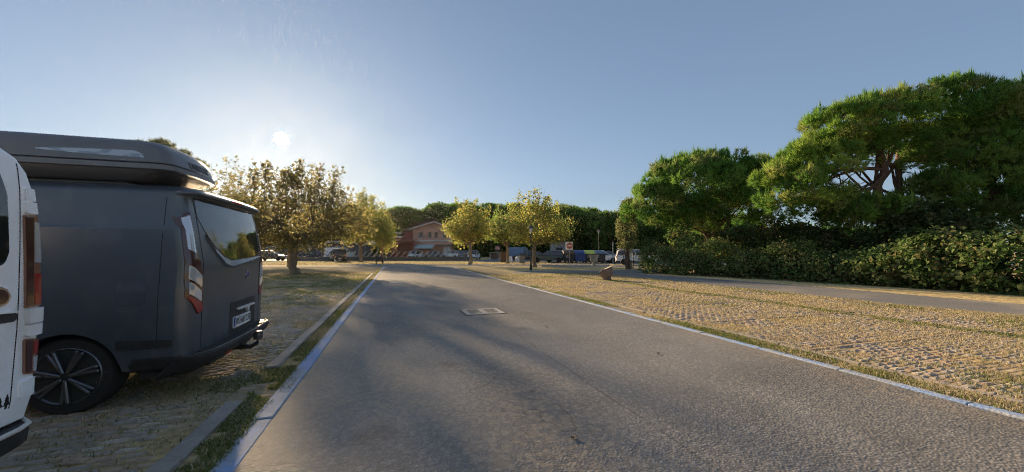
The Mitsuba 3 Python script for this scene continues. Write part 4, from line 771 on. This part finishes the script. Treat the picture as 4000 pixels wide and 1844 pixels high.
car("grey car with a dull bonnet behind the slanted rails, right of the silver-white one", S(-16.6, 78), ang(180), "car_grey", "hatch", H=1.45)
car("white car near the house door, only its top above the low wall", S(-12.8, 79), ang(160), "car_white", "suv", H=1.60)
car("dark grey people carrier left of the round yellow tree's trunk", S(-8.6, 69), ang(80), "car_grey", "suv", H=1.65)
car("white hatchback seen from behind, just left of the round yellow tree's trunk", S(-6.75, 66), ang(85), "car_white", "hatch", H=1.55)
car("pale blue-white van in the shade behind the lantern post", S(1.7, 66), ang(10), "car_blue", "van", L=4.8, W=1.9, H=2.2, name="delivery_van", cat="van")
car("dark car between the planter and the lantern post", S(2.3, 55), ang(170), "car_dark", "hatch", H=1.45)
car("dark green estate car right of the sparse-topped tree's trunk", S(4.6, 47.5), ang(172), "car_green", "hatch", H=1.48, L=4.5)
car("grey car left of the dark waste container", S(6.2, 49), ang(172), "car_grey", "suv", H=1.55)
car("white car with a sloping bonnet right of the waste containers", S(11.2, 46.5), ang(-8), "car_white", "hatch", H=1.48)
car("blue car half hidden behind the white car and the thin posts", S(12.6, 48.5), ang(-8), "car_blue", "hatch", H=1.42)
car("pale blue-grey pickup with a high cab left of the notice board", S(14.0, 48), ang(-5), "car_silver", "pickup", L=4.9, W=1.85, H=1.8, name="pickup_truck", cat="pickup")
car("blue-grey car directly left behind the notice board", S(15.9, 49), ang(-10), "car_blue", "hatch", H=1.45)
car("white and dark estate car between the notice board and the hedge", (24.0, 33.2, 0), ang(-12), "car_white", "suv", H=1.58)
for i, (a, d, p, lab) in enumerate([(-30, 66, "car_grey", "grey car behind the nearest left tree's trunk, left of the white delivery van"), (-38, 70, "car_dark", "dark car furthest left behind the trees")]):
    car(lab, S(a, d), ang(10 + 160 * i), p, "suv" if i == 0 else "hatch", H=1.55)
# ------------------------------------------------------------------ street furniture
def place_at(p, a=HR):
    return placed(a, p)
def container(label, p, lid, body, deco=True):
    """A street waste container: tapered bin, curved sloping lid, feet, pictogram plate on the front."""
    P = place_at(p); k = thing("waste_container", label, "waste container", "waste containers beside the parked cars")
    m = MB(); m.rings(np.array([P(np.c_[rrect(-w, w, -d, d, .06, 4, 3, 3), np.full(28, z)]) for z, w, d in ((.18, .56, .44), (.22, .60, .47), (.9, .66, .54), (1.12, .68, .56))])); part(k, "bin", m, body, smooth=35)
    pr = [(-.60, 1.10), (-.62, 1.16), (-.42, 1.36), (.12, 1.56), (.40, 1.58), (.56, 1.46), (.60, 1.12)]
    m = MB(); m.prism(sg.Polygon(pr), lambda y, z, t: P(np.c_[(t * 2 - 1) * .70, y, z]), 1.0); part(k, "lid", m, lid, smooth=25)
    for s_ in (-1, 1):
        m = MB(); m.tube(P(np.array([[s_ * .70, 0, .85], [s_ * .78, 0, .85], [s_ * .78, 0, 1.25], [s_ * .70, 0, 1.28]])), .03, 6); part(k, "lifting_arm", m, "grey_metal")
        m = MB(); m.box(P([[s_ * .42, 0, .09]])[0], [.14, .7, .18], rotz(HR)); part(k, "foot", m, "black_plastic")
    if deco:
        m = MB(); m.box(P([[-.22, -.545, .80]])[0], [.30, .012, .36], rotz(HR)); pl = part(k, "pictogram", m, "bin_dark")
        a = np.linspace(.5, 5.2, 12); q = np.c_[-.22 + .10 * np.cos(a), np.full(12, -.556), .80 + .12 * np.sin(a)]; m = MB(); m.tube(P(q), .022, 5); m.tube(P(np.array([[-.20, -.556, .80], [-.12, -.556, .86]])), .02, 5); part(pl, "symbol", m, "sign_white")
container("dark waste container with a brown lid and a white symbol, left of the blue one", S(7.0, 46.0), "bin_brown", "bin_dark")
container("blue waste container with a blue lid behind the no entry sign", S(8.35, 46.0), "bin_blue", "bin_blue", False)
container("dark waste container with a bright yellow-green lid", S(9.55, 46.0), "bin_yellow", "bin_dark")
container("dark waste container with a slate blue lid, rightmost of the row", S(10.75, 46.0), "bin_slate", "bin_dark")
def signpost(label, p, h, plate, heading=HR):
    k = thing("road_sign", label, "road sign"); P = place_at(p, heading)
    m = MB(); m.tube(P(np.array([[0, 0, -.1], [0, 0, h]])), .035, 8); part(k, "post", m, "grey_metal")
    if plate == "square": m = MB(); m.box(P([[-.06, -.045, h - .32]])[0], [.82, .012, .86], rotz(heading), .004); part(k, "back_plate", m, "sign_white")
    dsk = lambda r, y, mat, nm: part(k, nm, MB().lathe([(0, y - .008), (r, y - .008), (r, y), (0, y)], (0, 0, 0), 24, "y"), mat) if False else None
    def d(r, y, mat, nm):
        q = sg.Point(0, 0).buffer(r, 12); m = MB(); m.prism(q, lambda x, z, t: P(np.c_[x, y - .006 * t, z + h - .32]), .006); return part(k, nm, m, mat)
    d(.37, -.054, "sign_white", "rim"); dd = d(.34, -.061, "signal_red", "disc"); m = MB(); m.box(P([[0, -.071, h - .32]])[0], [.50, .006, .11], rotz(heading)); part(dd, "bar", m, "sign_white")
signpost("no entry sign on a square white back plate in front of the waste containers", (18.1, 36.9, 0), 2.35, "square")
signpost("round red no entry sign by the timber board, left behind the dark pillar", S(-2.3, 60), 2.3, "round")
def lantern(label, p, h, s=1.0):
    k = thing("street_lamp", label, "street lamp"); P = place_at(p, 0)
    m = MB(); m.lathe([(.0, -.05), (.10, -.05), (.10, .35), (.07, .45), (.055, .9), (.045, 1.0), (.038, h - .5), (.05, h - .48), (.03, h - .42)], p, 12); part(k, "post", m, "dark_metal", smooth=40)
    m = MB(); m.lathe([(.06, h - .42), (.16, h - .08), (.155, h - .07), (.0, h - .08)], p, 6); part(k, "lamp_glass", m, "trim_white")
    m = MB(); m.lathe([(.24, h - .08), (.22, h - .03), (.08, h + .10), (.03, h + .14), (0, h + .18)], p, 12); part(k, "cap", m, "dark_metal", smooth=40)
lantern("black lantern post standing in front of the sparse-topped yellow tree", np.array([9.55, 25.9, 0]), 3.2)
lantern("thin dark lantern post in front of the white delivery van on the left", np.array([-7.2, 56.0, 0]), 3.3)
lantern("slender lantern post behind the goblet shaped planter", S(11.3, 48.5), 4.2)
def post(label, p, h, r, mat, name, cat): single(name, MB().tube([p, p + Z * h * .97, p + Z * h], [r, r, r * .5], 8), mat, label, cat)
post("plain pale post rising between the parked cars, left of the pickup", S(12.2, 45.0), 2.6, .06, "concrete", "post", "post")
post("white bollard tip on the grass near the dark off-roader", np.array([-7.2, 50.8, 0]), .42, .06, "sign_white", "bollard", "bollard")
# goblet planter, square planter, dark pillar, notice board, litter bin
def goblet(label, p, s=1.0):
    k = thing("planter", label, "planter"); pr = np.array([(0, -.05), (.26, -.05), (.26, .06), (.20, .14), (.17, .32), (.22, .42), (.36, .52), (.38, .98), (.42, 1.0), (.42, 1.10), (.34, 1.10), (.32, .92), (0, .9)]) * s
    part(k, "bowl", MB().lathe(pr, p, 20), "concrete", smooth=35); m = MB(); m.lathe([(0, .93 * s), (.31 * s, .925 * s)], p, 16); part(k, "soil", m, "stump_wood")
goblet("pale goblet shaped concrete planter on the right verge", np.array([17.7, 31.0, 0.]), 1.0)
def bin_(label, p, w, h, mat, name, cat, top="dark_metal"):
    k = thing(name, label, cat); P = place_at(p); z4 = ((0, w * .9), (.04, w * .92), (h - .06, w), (h - .05, w * 1.12), (h, w * 1.12), (h + .03, w * .9))
    m = MB(); m.rings(np.array([P(np.c_[rrect(-a / 2, a / 2, -a / 2, a / 2, .05, 4, 2, 2), np.full(24, z)]) for z, a in z4[:3]])); part(k, "body", m, mat, smooth=35)
    m = MB(); m.rings(np.array([P(np.c_[rrect(-a / 2, a / 2, -a / 2, a / 2, .05, 4, 2, 2), np.full(24, z)]) for z, a in z4[2:]])); part(k, "rim", m, top, smooth=35)
bin_("stone litter bin in front of the dark cars, left of the lantern post", np.array([14.9, 43.6, 0]), .72, .95, "edging_stone", "litter_bin", "litter bin")
bin_("dark brown square pillar at the street edge right of the round yellow tree", np.array([13.3, 46.4, 0]), .78, 1.35, "bin_brown", "stone_pillar", "pillar", "bin_brown")
for i, (a, d) in enumerate([(-.2, 52.0), (.75, 51.5)]):
    single("marker_stone", MB().lathe([(0, -.05), (.24, -.05), (.25, .3), (.23, .62), (.15, .74), (0, .78)], S(a, d), 14), "sign_white", "low rounded white marker stone by the street, " + ("nearer the dark brown pillar" if i == 0 else "nearer the stone litter bin"), "marker stone", smooth=40)
k = thing("notice_board", "white notice on two posts over a dark stone bin, left of the hedge", "notice board"); P = place_at((18.7, 26.9, 0))
for s_ in (-.16, .32): m = MB(); m.box(P([[s_, 0, .62]])[0], [.05, .05, 1.4], rotz(HR)); part(k, "post", m, "dark_metal")
m = MB(); m.box(P([[.0, -.04, 1.1]])[0], [.46, .02, .40], rotz(HR), .004); part(k, "notice", m, "sign_white")
bin_("dark stone litter bin under the white notice, next to the hedge", np.array([18.5, 26.6, 0]), .46, .62, "edging_stone", "litter_bin", "litter bin")
k = thing("timber_board", "brown framed timber board beside the street behind the round yellow tree", "board"); P = place_at(S(-2.9, 62))
for s_ in (-.75, .75): m = MB(); m.box(P([[s_, 0, .6]])[0], [.10, .1, 1.25], rotz(HR)); part(k, "post", m, "pale_timber")
for i in range(5): m = MB(); m.box(P([[0, 0, .25 + i * .19]])[0], [1.4, .04, .18], rotz(HR)); part(k, "plank", m, "bin_brown")
m = MB(); m.box(P([[0, 0, 1.22]])[0], [1.62, .1, .08], rotz(HR)); part(k, "rail", m, "pale_timber")
k = thing("litter_bin", "dark bin between two posts under the narrow young tree at the road end", "litter bin"); P = place_at(np.array([-1.76, 44.9, 0]))
for s_ in (-.36, .36): m = MB(); m.box(P([[s_, 0, .38]])[0], [.12, .12, .80], rotz(HR), .01); part(k, "post", m, "bin_brown")
m = MB(); m.box(P([[0, 0, .55]])[0], [.66, .42, .56], rotz(HR), .03); part(k, "body", m, "bin_dark")
# the tree stump on the verge of the side lane
gS = rng(300); k = thing("tree_stump", "sawn tree stump with torn pinkish bark on the far side of the right parking area", "tree stump"); R_ = []
for z, r in ((-.05, .25), (.02, .22), (.08, .19), (.16, .20), (.26, .24), (.36, .27), (.44, .26), (.52, .24), (.58, .22)):
    a = np.linspace(0, 2 * np.pi, 29)[:-1]; rr = r * (.82 + .36 * meshkit.fbm(np.c_[np.cos(a) * 2, np.sin(a) * 2, np.full(28, z * 3)], 3, 4)); rr = rr * (1 + .35 * np.exp(-((a - 3.0) / .5) ** 2) * (z > .1))
    R_.append(np.c_[9.72 + rr * np.cos(a) + .05 * z, 15.8 + rr * np.sin(a), z + .12 * (z > .5) * np.cos(a + .4) * .7])
part(k, "bark", MB().rings(np.array(R_)), "stump_wood", smooth=50)
top = R_[-1] + [0, 0, .004]; c = top.mean(0); m = MB(); m.add(np.vstack([(top - c) * [.9, .9, 1] + c + Z * .01, [c + Z * .014]]), [[i, (i + 1) % 28, 28] for i in range(28)]); part(k, "cut_face", m, "cut_wood")
for i in range(3):
    a = 2.6 + i * .5; m = MB(); limb(m, [9.72 + .20 * math.cos(a), 15.8 + .2 * math.sin(a), .15 + .12 * i], [9.72 + .36 * math.cos(a), 15.8 + .36 * math.sin(a), .30 + .12 * i], .05, .02, gS, .2, 4, 6); part(k, "bark_flap", m, "stump_wood")
# ------------------------------------------------------------------ low wall with its row of slanted rails
k = thing("low_wall", "low dark wall along the street behind the road end", "wall"); P = place_at(S(0, 0))
for i in range(27):
    lat = -33 + i; m = MB(); v = np.array([lat + .5, 57.3, .26]); c = S(lat + .5, 57.3, .26); m.box(c, [.99, .22, .56], rotz(HR), .012); part(k, "block", m, "wall_dark")
m = MB(); m.box(S(-19.5, 57.3, .57), [27.1, .30, .06], rotz(HR), .01); part(k, "coping", m, "edging_stone")
for i in range(24):
    lat = -28.8 + i * .86; a, b = S(lat - .35, 57.3, .58), S(lat + .42, 57.3, 1.42)
    kk = thing("slanted_rail", "slanted pale timber rail standing on the low wall", "rail", "slanted rails in a row on the low wall")
    q = a + (b - a) * .48; m = MB(); m.tube([a, q], .07, 6); part(kk, "lower_rail", m, "pale_timber"); m = MB(); m.tube([q, b], .085, 6); part(kk, "upper_rail", m, "pale_timber")
    m = MB(); m.tube([q - Z * .03, q + Z * .03], .1, 6); part(kk, "clamp", m, "dark_metal")
# ------------------------------------------------------------------ the house
house = thing("house", "pinkish two storey house with a gable, an arched porch and a hipped roof behind", "house")
HP = placed(HR, S(0, 0)); D0 = 88.0          # facade plane, in the street's frame
def hbox(name, a0, a1, d0, d1, z0, z1, mat, par=house, bev=0.0):
    m = MB(); m.box(S((a0 + a1) / 2, (d0 + d1) / 2, (z0 + z1) / 2), [a1 - a0, d1 - d0, z1 - z0], rotz(HR), bev); return part(par, name, m, mat)
sc = D0 / 1453.0
lat = lambda px: (px - 2000) * sc
def zz_(py): return EYE + (984 - py) * sc
G0, G1, GP, GE, GT = lat(1612), lat(1764), lat(1698), zz_(894), zz_(867)
m = MB(); m.prism(sg.Polygon([(G0, 0), (G1, 0), (G1, GE), (GP, GT - .15), (G0, GE)]), lambda x, z, t: S(0, D0) + x[:, None] * SR + z[:, None] * Z + (t * 9)[:, None] * SF, 1.0); part(house, "wall", m, "pink_plaster")
for (xa, za, xb, zb) in ((G0 - .7, GE - .22, GP, GT), (G1 + .7, GE - .25, GP, GT)):
    n = unit(np.array([-(zb - za), xb - xa])); n = n if n[1] > 0 else -n
    m = MB(); m.prism(sg.Polygon([(xa, za), (xb, zb), (xb, zb + .22), (xa + n[0] * .2, za + n[1] * .2)]), lambda x, z, t: S(0, D0 - .8) + x[:, None] * SR + z[:, None] * Z + (t * 10)[:, None] * SF, 1.0); rf = part(house, "roof", m, "roof_tile")
    m = MB(); m.tube([S(xa, D0 - .85, za), S(xb, D0 - .85, zb)], .11, 5); part(rf, "verge_board", m, "trim_white")
def window(px, py, w, h, par=house, z=None):
    a, zc = lat(px), zz_(py); k = hbox("window", a - w / 2, a + w / 2, D0 - .05, D0 + .05, zc - h / 2, zc + h / 2, "dark_glass", par)
    for x in (-w / 2, w / 2, 0): hbox("frame", a + x - .05, a + x + .05, D0 - .10, D0 + .04, zc - h / 2, zc + h / 2, "bin_brown", k)
    hbox("sill", a - w / 2 - .12, a + w / 2 + .12, D0 - .18, D0 + .02, zc - h / 2 - .1, zc - h / 2, "trim_white", k)
for px, w in ((1643, .75), (1679, .55), (1703, .55), (1739, .75)): window(px, 918, w, 1.35)
hbox("band", G0 - .05, G1 + .05, D0 - .06, D0 + .02, zz_(942), zz_(938), "trim_white")
hbox("door", lat(1733), lat(1746), D0 - .06, D0 + .05, 0, zz_(963), "trim_white"); hbox("door", lat(1748), lat(1758), D0 - .06, D0 + .05, 0, zz_(963), "trim_white")
hbox("canopy", lat(1702), lat(1762), D0 - 1.2, D0 - .07, zz_(960), zz_(955), "roof_tile")
m = MB(); m.prism(sg.Polygon([(0, zz_(955)), (-2.2, zz_(968)), (-2.2, zz_(971)), (0, zz_(957))]), lambda y, z, t: S(0, D0 - .1) + (lat(1628) + t * (lat(1697) - lat(1628)))[:, None] * SR + z[:, None] * Z + y[:, None] * SF, 1.0); part(house, "awning", m, "awning_cloth")
# the porch wing with arches, and the hipped main roof behind
PW0, PW1, PZ = lat(1500), lat(1628), zz_(942)
wing = sg.Polygon([(PW0, 0), (PW1, 0), (PW1, PZ), (PW0, PZ)])
for a, b in ((1512, 1548), (1562, 1632)): c = (lat(a) + lat(b)) / 2; r = (lat(b) - lat(a)) / 2; wing = wing.difference(so.unary_union([sg.box(c - r, -.1, c + r, 1.7), sg.Point(c, 1.7).buffer(r, 12).intersection(sg.box(c - r, 1.6, c + r, zz_(950)))]))
m = MB()
for q in getattr(wing, "geoms", [wing]): m.prism(q, lambda x, z, t: S(0, D0 - 2.6) + x[:, None] * SR + z[:, None] * Z + (t * .4)[:, None] * SF, 1.0)
part(house, "porch_wall", m, "red_plaster")
hbox("porch_back", PW0, G0 - .02, D0 + .6, D0 + .9, 0, zz_(905), "red_plaster"); hbox("porch_roof", PW0 - .5, PW1 + .2, D0 - 3.2, D0 + .5, PZ, PZ + .25, "roof_tile")
hbox("balcony", lat(1515), lat(1570), D0 - .2, D0 + .55, zz_(930), zz_(922), "trim_white"); hbox("upper_door", lat(1545), lat(1556), D0 + .5, D0 + .62, zz_(925), zz_(908), "dark_glass"); hbox("upper_awning", lat(1516), lat(1575), D0 - 1.2, D0 + .55, zz_(912), zz_(909), "awning_cloth")
hp = [S(lat(1490), D0 + 1), S(lat(1775), D0 + 1), S(lat(1775), D0 + 15), S(lat(1490), D0 + 15)]; ze = zz_(900); zr = zz_(836)
v = np.array([p + Z * ze for p in hp] + [S(lat(1603), D0 + 7.5, zr), S(lat(1660), D0 + 7.5, zr - .3)]); m = MB(); m.add(v, [[0, 1, 5], [0, 5, 4], [1, 2, 5], [2, 3, 4], [2, 4, 5], [3, 0, 4], [0, 3, 2], [0, 2, 1]]); hr = part(house, "main_roof", m, "roof_tile")
hbox("main_wall", lat(1495), lat(1770), D0 + 9.2, D0 + 14, 0, ze - .02, "pink_plaster")
m = MB(); a = S(lat(1660), D0 + 8, zr - .5); m.tube([a, a + Z * 3.0], .05, 5); 
for i in range(4): m.box(a + Z * (2.9) + SR * (-.6 + .35 * i), [.05, .9, .05], rotz(HR))
m.box(a + Z * 2.9 - SR * .1, [1.5, .05, .05], rotz(HR)); part(hr, "aerial", m, "grey_metal")
# canopies and a second building among the trees on the left
k = thing("beach_canopy", "pale pitched canopy above the white delivery van on the left", "canopy"); c = S(-25.0, 66)
for a, b in ((-1.6, -1.3), (1.6, -1.3), (-1.6, 1.3), (1.6, 1.3)): m = MB(); m.tube([c + SR * a + SF * b, c + SR * a + SF * b + Z * 2.9], .05, 6); part(k, "post", m, "grey_metal")
v = np.array([c + SR * a + SF * b + Z * 2.85 for a, b in ((-1.9, -1.6), (1.9, -1.6), (1.9, 1.6), (-1.9, 1.6))] + [c + Z * 3.7] + [c + SR * a + SF * b + Z * 2.65 for a, b in ((-1.9, -1.6), (1.9, -1.6), (1.9, 1.6), (-1.9, 1.6))]); m = MB()
m.add(v, [[0, 1, 4], [1, 2, 4], [2, 3, 4], [3, 0, 4]] + [[5, 6, 1], [5, 1, 0], [6, 7, 2], [6, 2, 1], [7, 8, 3], [7, 3, 2], [8, 5, 0], [8, 0, 3]]); part(k, "cloth", m, "awning_cloth")
k = thing("low_building", "long low dark building with pale eaves behind the left trees", "building")
def lbox(nm, a0, a1, d0, d1, z0, z1, mat): m = MB(); m.box(S((a0 + a1) / 2, (d0 + d1) / 2, (z0 + z1) / 2), [a1 - a0, d1 - d0, z1 - z0], rotz(HR)); return part(k, nm, m, mat)
lbox("wall", -62, -32, 78, 86, 0, 3.4, "wall_dark"); lbox("roof", -62.6, -31.4, 77.2, 86.6, 3.4, 3.75, "roof_tile"); lbox("eaves", -62.6, -31.4, 77.05, 77.18, 3.3, 3.5, "trim_white")
for i in range(7): lbox("window", -60 + i * 4, -58 + i * 4, 77.9, 78.05, 1.0, 2.5, "dark_glass")
k = thing("grey_shed", "grey rendered shed wall behind the parked cars left of the no entry sign", "shed")
def lbox(nm, a0, a1, d0, d1, z0, z1, mat): m = MB(); m.box(S((a0 + a1) / 2, (d0 + d1) / 2, (z0 + z1) / 2), [a1 - a0, d1 - d0, z1 - z0], rotz(HR)); return part(k, nm, m, mat)
lbox("wall", 7.0, 10.2, 64, 68, 0, 2.9, "concrete"); lbox("roof", 6.8, 10.4, 63.6, 68.4, 2.9, 3.1, "roof_tile"); lbox("door", 7.6, 8.7, 63.95, 64.05, 0, 2.1, "dark_metal")
# a scooter and a flat trailer by the left street
k = thing("scooter", "pale scooter with a tall windshield behind the nearest left tree's trunk", "scooter"); P = placed(ang(20), S(-30.6 + 1.6, 60))
for x in (-.6, .6): w_ = numbered(k + "__wheel"); m = MB(); m.lathe([(.12, -.06), (.24, -.05), (.25, 0), (.24, .05), (.12, .06)], (0, 0, 0), 16, "y"); v, f = m.mesh(); m = MB(); m.add(P(v + [x, 0, .25]), f); part(w_, "tyre", m, "rubber"); m = MB(); m.lathe([(0, .05), (.12, .05), (.12, -.05), (0, -.05)], (0, 0, 0), 12, "y"); v, f = m.mesh(); m = MB(); m.add(P(v + [x, 0, .25]), f); part(w_, "rim", m, "alloy")
m = MB(); m.prism(sg.Polygon([(-.85, .55), (-.75, .80), (-.1, .78), (.0, .42), (.30, .40), (.42, .95), (.52, .95), (.62, .45), (.35, .22), (-.35, .22)]), lambda x, z, t: P(np.c_[x, (t - .5) * .34, z]), 1.0); part(k, "body", m, "car_silver")
m = MB(); m.box(P([[-.40, 0, .84]])[0], [.75, .28, .10], rotz(ang(20)), .03); part(k, "seat", m, "black_plastic")
m = MB(); m.tube(P(np.array([[.46, -.34, 1.08], [.46, 0, 1.02], [.46, .34, 1.08]])), .02, 6); part(k, "handlebar", m, "dark_metal"); m = MB(); m.box(P([[.50, 0, 1.30]])[0], [.02, .42, .48], rotz(ang(20)), .006); part(k, "windshield", m, "trim_white")
k = thing("flat_trailer", "low trailer with a greenish load box left of the white delivery van", "trailer"); P = placed(ang(0), S(-28.4, 64))
m = MB(); m.box(P([[0, 0, .62]])[0], [2.6, 1.5, .12], rotz(HR), .02); part(k, "bed", m, "car_silver"); m = MB(); m.box(P([[.3, 0, .98]])[0], [1.7, 1.3, .58], rotz(HR), .03); part(k, "load_box", m, "awning_cloth"); m = MB(); m.tube(P(np.array([[-1.3, 0, .6], [-2.1, 0, .5]])), .04, 6); part(k, "drawbar", m, "dark_metal")
for s_ in (-.8, .8): w_ = numbered(k + "__wheel"); m = MB(); m.lathe([(.15, -.08), (.28, -.08), (.3, 0), (.28, .08), (.15, .08), (.0, .06)], (0, 0, 0), 16, "y"); v, f = m.mesh(); m = MB(); m.add(P(v + [0, s_, .3]), f); part(w_, "tyre", m, "rubber")

# ------------------------------------------------------------------ the low-sun haze round the whole scene
labels["haze"] = {"label": "thin warm haze in the low evening sunlight", "category": "haze", "kind": "stuff"}
scene["haze"] = {"type": "cube", "to_world": T4().translate([0, 0, 7.5]).scale([760, 760, 8.5]), "bsdf": {"type": "null"}, "interior": {"type": "ref", "id": "haze_air"}}
